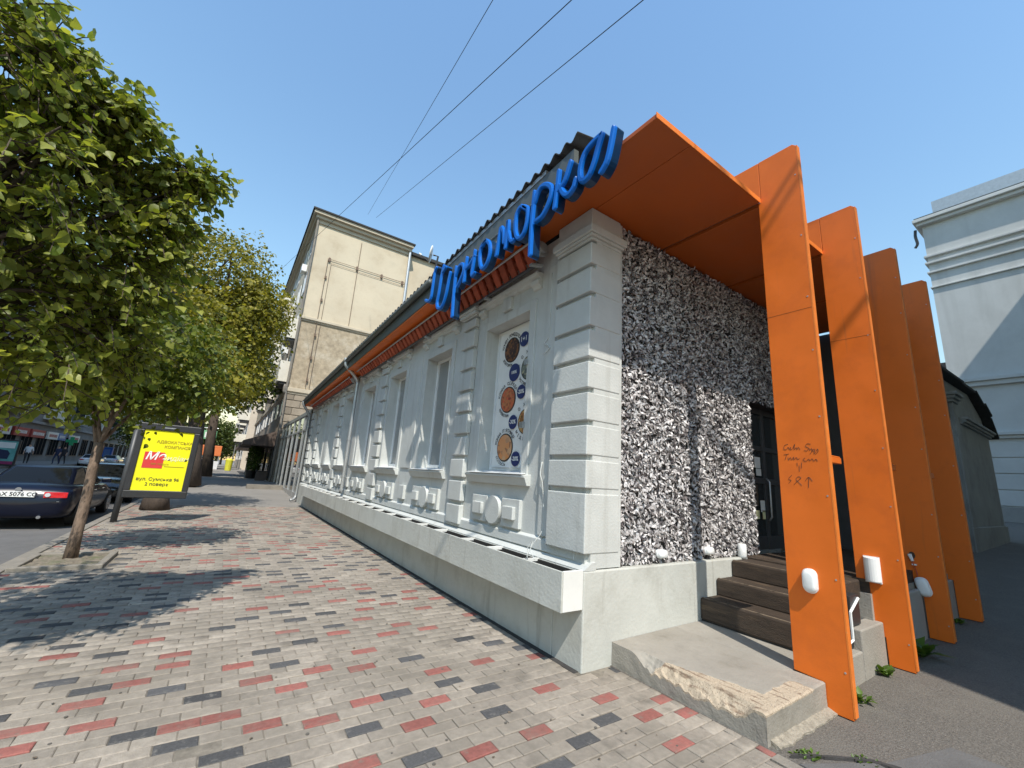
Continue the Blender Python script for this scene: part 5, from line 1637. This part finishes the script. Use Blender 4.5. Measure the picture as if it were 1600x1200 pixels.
        mb = MB(); mb.hexa([(s * .80, 2.62, .95), (s * 1.0, 2.62, .95), (s * 1.0, 2.72, .97), (s * .80, 2.75, .97), (s * .80, 2.62, 1.06), (s * .98, 2.62, 1.08), (s * .98, 2.72, 1.06), (s * .8, 2.75, 1.05)]); mb.build('mirror', paint, root, bevel=.015)
        for y in (1.55, 2.35):
            mb = MB(); mb.box(min(s * .888, s * .91), max(s * .888, s * .91), y, y + .16, .80, .825); mb.build('door_handle', M['chrome'], root)
    mb = MB(); mb.box(-.27, .27, -.012, .06, .715, .83); p = mb.build('number_plate', M['paper'], root)
    if plate: text(plate, .118, (.015, -.012, .772), (1, 0, 0), (0, 0, 1), M['ink'], p, sx=.92, bold=.002)
    mb = MB(); mb.box(-.26, .26, L - .03, L + .012, .42, .53); mb.build('number_plate', M['paper'], root)
    mb = MB(); mb.box(-.66, .66, .014, .05, .618, .626); mb.build('bumper_line', M['rim'] if not hatch else M['dark'], root)
    mb = MB(); mb.tube([(.42, -.02, .275), (.42, .2, .275)], .035, 12); mb.build('exhaust', M['chrome'], root)
    mb = MB(); mb.disc((0, .015, .875), (0, 1, 0), .05, .03, 14); mb.build('emblem', M['chrome'], root)
    mb = MB(); mb.box(-.40, .40, L - .06, L + .005, .50, .60); mb.build('grille', M['black'], root)
    root.location = loc; root.rotation_euler = (0, 0, rz); root.scale = (.97, 1, .90)
    return root
gc = 'cars parked along the near kerb'
car = make_car('parked_car', 'dark blue sedan seen from behind, parked at the near kerb', M['carblue'], (-3.35, 12.9, -.105), R(0), gc, plate='AX 5076 CO')
c2 = make_car('parked_car', 'black hatchback parked nose towards us beyond the blue sedan', M['carblack'], (-3.25, 23.2, -.10), R(180), gc, hatch=True)
def carcopy(src, label, loc, rz, group, paint):
    c = copy_tree(src)
    c['label'] = label; c['group'] = group
    c.location = loc; c.rotation_euler = (0, 0, rz)
    for ch in c.children:
        if ch.name.split('.')[0] in ('body', 'roof', 'mirror') and paint is not None:
            ch.data = ch.data.copy(); ch.data.materials[0] = paint
        if ch.name.startswith('number_plate'):
            for t in list(ch.children): bpy.data.objects.remove(t)
    return c
carcopy(c2, 'white car parked across the street in front of the shops', (-11.5, 61, -.06), R(4), 'cars across the street', M['carwhite'])
carcopy(c2, 'silver car parked across the street beyond the white one', (-11.5, 70, -.06), R(0), 'cars across the street', M['carsilver'])
carcopy(car, 'grey car parked at the near kerb beyond the big tree trunks', (-3.2, 31.5, -.06), R(0), gc, M['carsilver'])
carcopy(car, 'white car parked far along the near kerb', (-1.6, 58, .26), R(25), gc, M['carwhite'])
carcopy(c2, 'black car parked far along the near kerb beside the white one', (-3.0, 50, .26), R(0), gc, M['carblack'])

# ------------------------------------------------------------------ people
def person(loc, rz, label, top, legs, walk=.18, h=1.74, bag=False):
    root = empty('person', label, 'person', loc, rz)
    k = h / 1.74
    J = [((0, 0, .95), .135), ((0, .0, 1.15), .125), ((0, .01, 1.36), .15), ((0, .0, 1.50), .06), ((0, .02, 1.60), .075), ((0, .015, 1.70), .08),
         ((.10, .0, .90), .09), ((.11, walk, .50), .062), ((.11, walk * .7, .08), .042), ((.11, walk * .7 + .14, .03), .035),
         ((-.10, .0, .90), .09), ((-.11, -walk * .6, .50), .062), ((-.11, -walk * 1.5, .09), .042), ((-.11, -walk * 1.5 + .13, .03), .035),
         ((.19, 0, 1.42), .055), ((.25, -.08, 1.15), .042), ((.26, .02, .90), .032), ((.26, .05, .80), .03),
         ((-.19, 0, 1.42), .055), ((-.25, .05, 1.15), .042), ((-.25, .18, .93), .032), ((-.25, .22, .84), .03)]
    E = [(0, 1), (1, 2), (2, 3), (3, 4), (4, 5), (0, 6), (6, 7), (7, 8), (8, 9), (0, 10), (10, 11), (11, 12), (12, 13), (2, 14), (14, 15), (15, 16), (16, 17), (2, 18), (18, 19), (19, 20), (20, 21)]
    me = bpy.data.meshes.new('body')
    me.from_pydata([tuple(Vector(p) * k) for p, _ in J], E, [])
    me.materials.append(top)
    o = bpy.data.objects.new('body', me); C.objects.link(o); o.parent = root
    sk = o.modifiers.new('skin', 'SKIN')
    for v, (_, r_) in zip(me.skin_vertices[0].data, J): v.radius = (r_ * k, r_ * k)
    me.skin_vertices[0].data[0].use_root = True
    ss = o.modifiers.new('sub', 'SUBSURF'); ss.levels = ss.render_levels = 1
    dg = bpy.context.evaluated_depsgraph_get()
    em = bpy.data.meshes.new_from_object(o.evaluated_get(dg))
    o.modifiers.clear(); o.data = em
    em.materials.clear()
    for m in (top, legs, M['skin'], M['hair'], M['dark']): em.materials.append(m)
    for p in em.polygons:
        c = p.center / k
        i = 0
        if c.z > 1.50: i = 3 if (c.z > 1.66 or (c.y < -.02 and c.z > 1.55)) else 2
        elif c.z < .10: i = 4
        elif abs(c.x) > .215 and c.z < 1.12: i = 2
        elif c.z < .97: i = 1
        p.material_index = i; p.use_smooth = True
    return root
person((-13.8, 52.8, .08), R(200), 'person in a white shirt and dark trousers walking past the poster case', M['shirt'], M['darkcloth'])
person((-13.0, 57.0, .08), R(160), 'person in dark blue clothes walking by the shops, left of a pair', M['navycloth'], M['navycloth'])
person((-12.9, 58.4, .08), R(170), 'person in black clothes walking by the shops, right of a pair', M['darkcloth'], M['darkcloth'])

# far street details
gsn = empty('crossing_sign', 'white and green road sign hanging over the far end of the street', 'sign', (-2.2, 48, .3))
mb = MB(); mb.box(-2.0, -.95, 47.95, 48.0, 3.3, 4.1); mb.build('plate', M['signgreen'], gsn, bevel=.02)
mb = MB(); mb.box(-1.85, -1.1, 47.93, 47.948, 3.45, 3.95); mb.build('symbol_panel', M['paper'], gsn)
mb = MB(); mb.prism([(-1.5, 47.925, 3.5), (-1.3, 47.925, 3.5), (-1.35, 47.925, 3.85), (-1.45, 47.925, 3.85)], (0, .004, 0)); mb.build('symbol', M['ink'], gsn)
mb = MB(); mb.tube([(-2.5, 48.02, .2), (-2.5, 48.02, 4.3), (-.9, 48.02, 4.35)], .05, 8); mb.build('pole', M['metal'], gsn)
ok = empty('street_stall', 'orange topped street stall at the far end of the pavement', 'kiosk', (-1.5, 62, .3))
mb = MB(); mb.box(-2.4, -.4, 61.5, 63, 1.9, 3.1); mb.build('canopy', M['orangefar'], ok, bevel=.05)
mb = MB(); mb.box(-2.3, -.5, 61.6, 62.9, .35, 1.3); mb.build('counter', M['carwhite'], ok)
mb = MB()
for x in (-2.25, -.6): mb.box(x, x + .1, 61.6, 61.7, 1.3, 1.9); 
mb.build('post', M['metal'], ok)
yb = empty('litter_bin', 'lime yellow litter bin at the far end of the pavement', 'bin', (.1, 58, .3))
mb = MB(); mb.tube([(.55, 56, .4), (.55, 56, 1.5)], [.3, .36], 12); mb.build('drum', M['bin'], yb); mb = MB(); mb.tube([(.55, 56, 1.5), (.55, 56, 1.7)], [.38, .2], 12); mb.build('lid', M['bin'], yb)
lp = empty('lamp_post', 'thin grey lamp post at the far end of the street', 'lamp post', (1.0, 70, .3))
mb = MB(); mb.tube([(1.0, 70, .3), (1.0, 70, 6.5)], [.09, .05], 8); mb.build('pole', M['metal'], lp); mb = MB(); mb.box(.5, 1.0, 69.9, 70.1, 6.45, 6.6); mb.build('lamp_head', M['metal'], lp)

# wooden boxes and conifers in pots before the beige block
def conifer(x, y, h, label):
    root = empty('potted_conifer', label, 'plant', (x, y, ramp(y)), group='potted conifers before the beige block')
    z = ramp(y)
    mb = MB(); mb.tube([(x, y, z), (x, y, z + .55)], [.24, .32], 14); mb.build('pot', M['dark'], root)
    r2 = np.random.default_rng(int(x * 10 + y)); n = 1500
    t = r2.random(n) ** .8; a = r2.uniform(0, 2 * math.pi, n); rad = .42 * np.sin(np.clip(t * .9 + .12, 0, 1) * math.pi) ** .6 * np.sqrt(r2.uniform(.35, 1, n))
    P_ = np.column_stack([x + rad * np.cos(a), y + rad * np.sin(a), z + .5 + t * (h - .5)])
    leaves('foliage', P_, np.full(n, .11), M['thuja'], root, r2, droop=-.8)
    return root
QT = np.array([[0, 0, 0], [.42, .5, .06], [0, 1.0, -.05], [-.42, .5, .06]])
QF = np.array([[0, 1, 2], [0, 2, 3]])
HT_ = np.array([[0, 0, 0], [-.36, .16, .05], [-.46, .48, .09], [-.22, .82, .0], [0, 1.08, -.2], [.22, .82, .0], [.46, .48, .09], [.36, .16, .05], [0, .5, -.04]])
HF_ = np.array([[8, 0, 7], [8, 7, 6], [8, 6, 5], [8, 5, 4], [8, 4, 3], [8, 3, 2], [8, 2, 1], [8, 1, 0]])
def leaf_frames(P_, dirs, r2, up=.5):
    n = len(P_)
    yv = dirs / np.linalg.norm(dirs, axis=1)[:, None]
    nz = r2.normal(0, .55, (n, 3)); nz[:, 2] += up
    x = np.cross(yv, nz); x /= np.maximum(np.linalg.norm(x, axis=1)[:, None], 1e-6)
    z = np.cross(x, yv)
    return np.stack([x, yv, z], 2)
def leaves(name, P_, size, m, parent, r2, droop=.4, heart=False, dirs=None, up=.5, skip=None):
    n = len(P_)
    if dirs is None:
        dirs = r2.normal(0, 1, (n, 3)); dirs[:, 2] -= droop
    Rm_ = leaf_frames(P_, dirs, r2, up)
    T, Fc = (HT_, HF_) if heart else (QT, QF)
    keep = np.ones(n, bool)
    if skip is not None: keep[skip] = False
    id_ = np.where(keep)[0]
    V_ = np.einsum('nij,kj->nki', Rm_[id_], T) * size[id_][:, None, None] + P_[id_][:, None, :]
    F_ = (Fc[None] + np.arange(len(id_))[:, None, None] * len(T)).reshape(-1, 3)
    o = npmesh(name, V_.reshape(-1, 3), F_, m, parent, kind='stuff')
    return o, Rm_
conifer(1.75, 36.0, 2.6, 'clipped conifer in a dark pot, left of two before the beige block')
conifer(2.1, 37.6, 2.7, 'clipped conifer in a dark pot, right of two before the beige block')
bxp = empty('planter_box', 'dark square planter box by the drainpipe of the beige block', 'planter', (2.2, 32.6, .35))
mb = MB(); mb.box(1.9, 2.5, 32.2, 32.8, .33, .95); mb.build('box', M['brownawn'], bxp, bevel=.02); mb = MB(); mb.box(1.86, 2.54, 32.16, 32.84, .95, 1.0); mb.build('rim', M['dark'], bxp)

# ================================================================== TREES
def tree(name, label, base, trunk, ells, ntw, lsize, m, bark, seed, group=None, heart=False, parts=0, twl=.5, lstep=.05, nbr=30, shell=.55, up=.5):
    """trunk: list of (point, radius) from the ground to the fork; ells: crown ellipsoids (centre, radii, weight)"""
    r2 = np.random.default_rng(seed)
    root = empty(name, label, 'tree', base, group=group)
    mb = MB()
    tp = [Vector(p) for p, _ in trunk]
    mb.tube(tp, [r for _, r in trunk], 12)
    mb.build('trunk', bark, root, smooth=True)
    fork = np.array(tp[-1]); rf_ = trunk[-1][1]
    W = np.array([e[2] for e in ells]); W = W / W.sum()
    def sample(n, sh):
        k_ = r2.choice(len(ells), n, p=W)
        d = r2.normal(0, 1, (n, 3)); d /= np.linalg.norm(d, axis=1)[:, None]
        rad = (sh + (1 - sh) * r2.random(n)) ** .6 * (1 + .10 * np.sin(d[:, 0] * 7 + k_) * np.sin(d[:, 2] * 6 + 1) + .06 * r2.normal(0, 1, n))
        Cc = np.array([e[0] for e in ells])[k_]; Rr_ = np.array([e[1] for e in ells])[k_]
        return Cc + d * Rr_ * rad[:, None], d, k_
    bp, _, _ = sample(nbr, .25)
    mb = MB()
    trunk_top = len(tp)
    mains = []
    for i in range(nbr):
        e = bp[i]
        s0 = np.array(tp[-1]) if r2.random() < .75 or len(tp) < 3 else np.array(tp[-2]) * .4 + np.array(tp[-1]) * .6
        if mains and r2.random() < .7:
            c_ = mains[r2.integers(len(mains))]
            d0 = np.linalg.norm(e - c_[len(c_) // 2])
            if d0 < np.linalg.norm(e - s0): s0 = c_[len(c_) // 2]; small = True
            else: small = False
        else: small = False
        mid = s0 * .5 + e * .5 + np.array([0, 0, .12 * np.linalg.norm(e - s0)]) + r2.normal(0, .05, 3) * np.linalg.norm(e - s0)
        path = smooth_path([s0, mid, e], 4)
        r0 = rf_ * (.25 if small else .5)
        mb.tube(path, list(np.linspace(r0, max(r0 * .22, .004), len(path))), 6, cap=False)
        mains.append(path)
    mb.build('branches', bark, root, smooth=True)
    # leafy twigs
    s, d, k_ = sample(ntw, shell)
    dirs = d * np.array([1, 1, .5]) + r2.normal(0, .55, (ntw, 3)); dirs[:, 2] -= .25
    dirs /= np.linalg.norm(dirs, axis=1)[:, None]
    ln = twl * r2.uniform(.5, 1.2, ntw)
    nl = max(int(twl / lstep), 2)
    P_, D_, S_ = [], [], []
    tw = MB()
    for i in range(ntw):
        side = np.cross(dirs[i], [0, 0, 1.0]); side /= max(np.linalg.norm(side), 1e-6)
        q = [s[i] + dirs[i] * ln[i] * t - np.array([0, 0, .25 * ln[i] * t * t]) for t in np.linspace(0, 1, nl)]
        for j, p in enumerate(q):
            P_.append(p); sg_ = 1 if j % 2 else -1
            D_.append(dirs[i] * .6 + side * sg_ * .8 + np.array([0, 0, -.55]) + r2.normal(0, .35, 3)); S_.append(lsize * min(1.5, r2.lognormal(-.08, .30)))
        if parts: tw.tube([q[0] - dirs[i] * ln[i] * .3, q[len(q) // 2], q[-1]], [.005, .0035, .002], 3, cap=False)
    if parts: tw.build('twigs', bark, root, kind='stuff')
    P_ = np.array(P_); D_ = np.array(D_); S_ = np.array(S_)
    if parts:
        pj = project(P_)
        ok_ = (pj[:, 2] > .5) & (pj[:, 0] > 0) & (pj[:, 0] < 1600) & (pj[:, 1] > 0) & (pj[:, 1] < 1200)
        sc_ = np.where(ok_, S_ / np.maximum(pj[:, 2], .1), 0)
        big = np.argsort(-sc_)[:parts]
        o, Rm_ = leaves('foliage', P_, S_, m, root, r2, heart=heart, dirs=D_, up=up, skip=big)
        me = bpy.data.meshes.new('leaf'); me.from_pydata([tuple(p) for p in HT_], [], [tuple(f) for f in HF_]); me.materials.append(m)
        b_ = np.array(base)
        for i in big:
            A = Rm_[i] * S_[i]; p = P_[i] - b_
            lo = bpy.data.objects.new('leaf', me); lo.parent = root
            lo.matrix_local = Matrix(((*A[0], p[0]), (*A[1], p[1]), (*A[2], p[2]), (0, 0, 0, 1)))
            C.objects.link(lo)
    else:
        leaves('foliage', P_, S_, m, root, r2, heart=heart, dirs=D_, up=up)
    return root
gt = 'trees along the kerb'
# A: near linden whose trunk stands just outside the left edge
tree('linden_tree', 'large leaved linden filling the upper left corner, nearest to the viewer', (-1.75, 3.9, 0), [((-1.75, 3.9, 0), .13), ((-1.77, 3.9, .9), .11), ((-1.74, 3.92, 1.7), .085), ((-1.75, 3.95, 2.3), .055)],
     [((-1.67, 3.69, 4.13), (0.37, 0.48, 0.37), 0.38), ((-1.63, 4.06, 3.98), (0.45, 0.58, 0.45), 0.53), ((-1.64, 4.11, 3.42), (0.66, 0.86, 0.66), 1.10), ((-1.52, 4.35, 3.97), (0.21, 0.27, 0.21), 0.38), ((-1.46, 4.55, 3.60), (0.38, 0.50, 0.38), 0.41), ((-1.53, 4.54, 2.97), (0.73, 0.95, 0.73), 1.31), ((-1.18, 4.62, 3.05), (0.45, 0.58, 0.45), 0.53), ((-0.95, 4.80, 2.99), (0.28, 0.37, 0.28), 0.25), ((-1.22, 4.66, 2.46), (0.49, 0.64, 0.49), 0.62), ((-0.94, 4.82, 2.51), (0.23, 0.30, 0.23), 0.43), ((-1.33, 4.36, 2.16), (0.42, 0.55, 0.42), 0.48), ((-1.24, 4.16, 4.23), (0.09, 0.12, 0.09), 0.19), ((-1.09, 4.20, 4.24), (0.07, 0.09, 0.07), 0.17), ((-1.23, 4.33, 3.95), (0.08, 0.10, 0.08), 0.17), ((-1.10, 4.34, 3.99), (0.06, 0.08, 0.06), 0.17), ((-1.08, 4.58, 3.77), (0.11, 0.15, 0.11), 0.22), ((-0.91, 4.53, 3.93), (0.10, 0.12, 0.10), 0.19), ((-0.78, 4.48, 4.07), (0.11, 0.15, 0.11), 0.22), ((-0.59, 4.49, 4.10), (0.07, 0.09, 0.07), 0.17), ((-0.82, 4.56, 3.69), (0.17, 0.22, 0.17), 0.31), ((-0.84, 4.68, 3.39), (0.22, 0.29, 0.22), 0.41), ((-1.49, 4.04, 4.28), (0.08, 0.10, 0.08), 0.17), ((-1.53, 3.85, 4.36), (0.09, 0.12, 0.09), 0.19), ((-2.65, 4.1, 3.9), (.8, 1.2, 1.4), 2.2), ((-2.5, 2.5, 4.8), (.5, .6, .4), .5)],
     3100, .062, M['leafA'], M['barkdark'], 11, gt, heart=True, parts=300, twl=.25, lstep=.036, nbr=60, shell=.35)
# B: young tree in the pit
tree('linden_tree', 'slim young linden in the stone edged pit by the kerb', (-1.56, 8.78, 0), [((-1.56, 8.78, 0), .085), ((-1.57, 8.8, .4), .068), ((-1.57, 8.8, .85), .062), ((-1.60, 8.82, 1.3), .06), ((-1.60, 8.82, 1.68), .065)],
     [((-1.35, 8.9, 3.2), (1.0, .95, .95), 3), ((-2.0, 8.8, 2.75), (.6, .7, .45), 1), ((-.95, 8.9, 2.75), (.5, .6, .4), .8)],
     1000, .075, M['leafB'], M['bark'], 12, gt, heart=True, twl=.42, lstep=.05, nbr=22, shell=.3)
# C: old tree behind the board, D, E further
tree('street_tree', 'old tree with a thick dark trunk right behind the yellow board', (-1.41, 16.3, 0), [((-1.41, 16.3, 0), .36), ((-1.42, 16.3, .3), .31), ((-1.4, 16.35, 1.5), .27), ((-1.42, 16.4, 3.2), .24)],
     [((-2.2, 16.6, 5.2), (2.1, 2.0, 2.0), 3), ((-1.4, 16.8, 4.0), (1.7, 1.6, 1.0), 2), ((-2.8, 16.6, 6.6), (1.4, 1.6, 1.2), 1.2)],
     1700, .13, M['leafC'], M['barkdark'], 13, gt, twl=.6, lstep=.09, nbr=30, shell=.3)
tree('street_tree', 'tall spreading tree with yellowish top in front of the beige block', (-1.10, 25.6, .26), [((-1.10, 25.6, .2), .44), ((-1.25, 25.6, 1.5), .36), ((-1.45, 25.6, 3.5), .33), ((-1.55, 25.6, 5.2), .30)],
     [((-2.0, 25.8, 10.9), (2.5, 2.6, 2.5), 3), ((.3, 25.5, 9.9), (1.1, 1.3, 1.2), .9), ((-.55, 25.6, 8.7), (1.75, 2.2, 2.0), 2.6), ((-3.3, 25.6, 8.2), (2.4, 2.4, 2.2), 2.4), ((-.6, 25.4, 6.0), (1.5, 1.8, 1.2), 1.5), ((-1.3, 25.4, 6.4), (2.2, 2.0, 1.6), 1.4)],
     6500, .16, M['leafC'], M['barkdark'], 14, gt, twl=.9, lstep=.13, nbr=46, shell=.35)
tree('street_tree', 'darker tree with a leaning trunk beyond the tallest one', (-.80, 35.5, .36), [((-.80, 35.5, .3), .36), ((-1.0, 35.5, 3), .28), ((-1.1, 35.5, 5.5), .24)],
     [((-1.0, 35.8, 9.6), (2.6, 2.6, 2.8), 3), ((.3, 35.5, 7.4), (1.8, 2, 1.6), 1.5), ((-3.0, 35.5, 8), (2, 2, 2), 1)],
     1700, .22, M['leafF'], M['barkdark'], 15, gt, twl=1.0, lstep=.16, nbr=26, shell=.3)
for i, (x, y, h, lab) in enumerate(((-2.2, 66, 7.5, 'rounded dark tree at the end of the street above the road sign'), (-1.0, 82, 8.5, 'tall tree at the end of the street beside the pale apartment house'), (-9.5, 75, 9.0, 'tree across the street beyond the parked cars'), (-10.8, 100, 10.0, 'distant tree across the far end of the street'), (-.5, 120, 9, 'farthest tree closing the street'))):
    tree('street_tree', lab, (x, y, .36), [((x, y, .3), .25), ((x, y, 2.2), .2), ((x + .1, y, 3.2), .17)], [((x, y, h * .62), (2.4, 2.4, h * .3), 3), ((x + 1, y, h * .48), (1.5, 1.8, 1.4), 1), ((x - 1.2, y, h * .5), (1.5, 1.8, 1.4), 1)],
         900, .30, M['leafF'], M['barkdark'], 20 + i, 'trees at the far end of the street', twl=1.1, lstep=.2, nbr=16, shell=.3)

# small litter: fallen leaf bits and gum spots on the pavers
r3 = np.random.default_rng(5)
nl_ = 260
P_ = np.column_stack([r3.uniform(-2, 2.7, nl_), r3.uniform(1.0, 12, nl_), np.full(nl_, .006)])
D_ = r3.normal(0, 1, (nl_, 3)); D_[:, 2] = .08
root = bpy.data.objects.new('leaf_litter', None); C.objects.link(root); tag(root, kind='stuff')
leaves('dry_bits', P_, r3.uniform(.008, .030, nl_), M['woodedge'], root, r3, dirs=D_, up=2.5)
mb = MB()
for i in range(120):
    x, y, r_ = r3.uniform(-2, 2.65), r3.uniform(1.2, 9), r3.uniform(.005, .012)
    mb.disc((x, y, .001), (0, 0, 1), r_, .004, 8)
go_ = mb.build('gum_spots', M['gum'], root, kind='stuff')
# ================================================================== OVERHEAD CABLES
def ray(px_, py_):
    v = MR @ np.array([px_ - 800, py_ - 600, FPX]); return v / np.linalg.norm(v)
def cable(label, p, q, rad, sag, name='overhead_cable', group='overhead cables'):
    P0, P1 = np.array(p), np.array(q)
    pts = [P0 + (P1 - P0) * t - np.array([0, 0, sag * 4 * t * (1 - t)]) for t in np.linspace(0, 1, 25)]
    mb = MB(); mb.tube(pts, rad, 6)
    o = mb.build(name, M['black'], smooth=True)
    tag(o, label, 'cable', group)
    return o
O = np.array([0, 0, CAM_H])
def through(a, da, b, db):
    """cable through two sighted points at known distances, extended past the nearer one"""
    A = O + ray(*a) * da; B = O + ray(*b) * db
    return A + (A - B) * .35, B
a, b = through((770, 0), 11, (575, 335), 32); cable('thin overhead cable, leftmost of the three in the sky', a, b, .007, .0)
a, b = through((893, 0), 11, (426, 433), 46); cable('overhead cable crossing the sky down to the tree tops, middle of three', a, b, .010, .0)
a, b = through((1005, 0), 11, (588, 340), 33); cable('overhead cable ending at the roof of the beige block, right of three', a, b, .010, .0)
# cables over the yard, out of the picture, whose soft shadows cross the fins
L3 = np.array(LDIR) / abs(LDIR.z)
for i, (p, t, d) in enumerate((((4.09, 1.58, 4.33), 7.0, (.92, -.39, 0)), ((5.61, 1.60, 3.55), 7.0, (.85, -.5, .08)))):
    P0 = np.array(p) - L3 * t; dv = np.array(d) / np.linalg.norm(d)
    cable(['cable over the yard from the wall behind, higher one', 'cable over the yard from the wall behind, lower one'][i], P0 - dv * 3.0, P0 + dv * 12, .03, 0, name='yard_cable', group='cables over the yard')

bpy.context.view_layer.update()
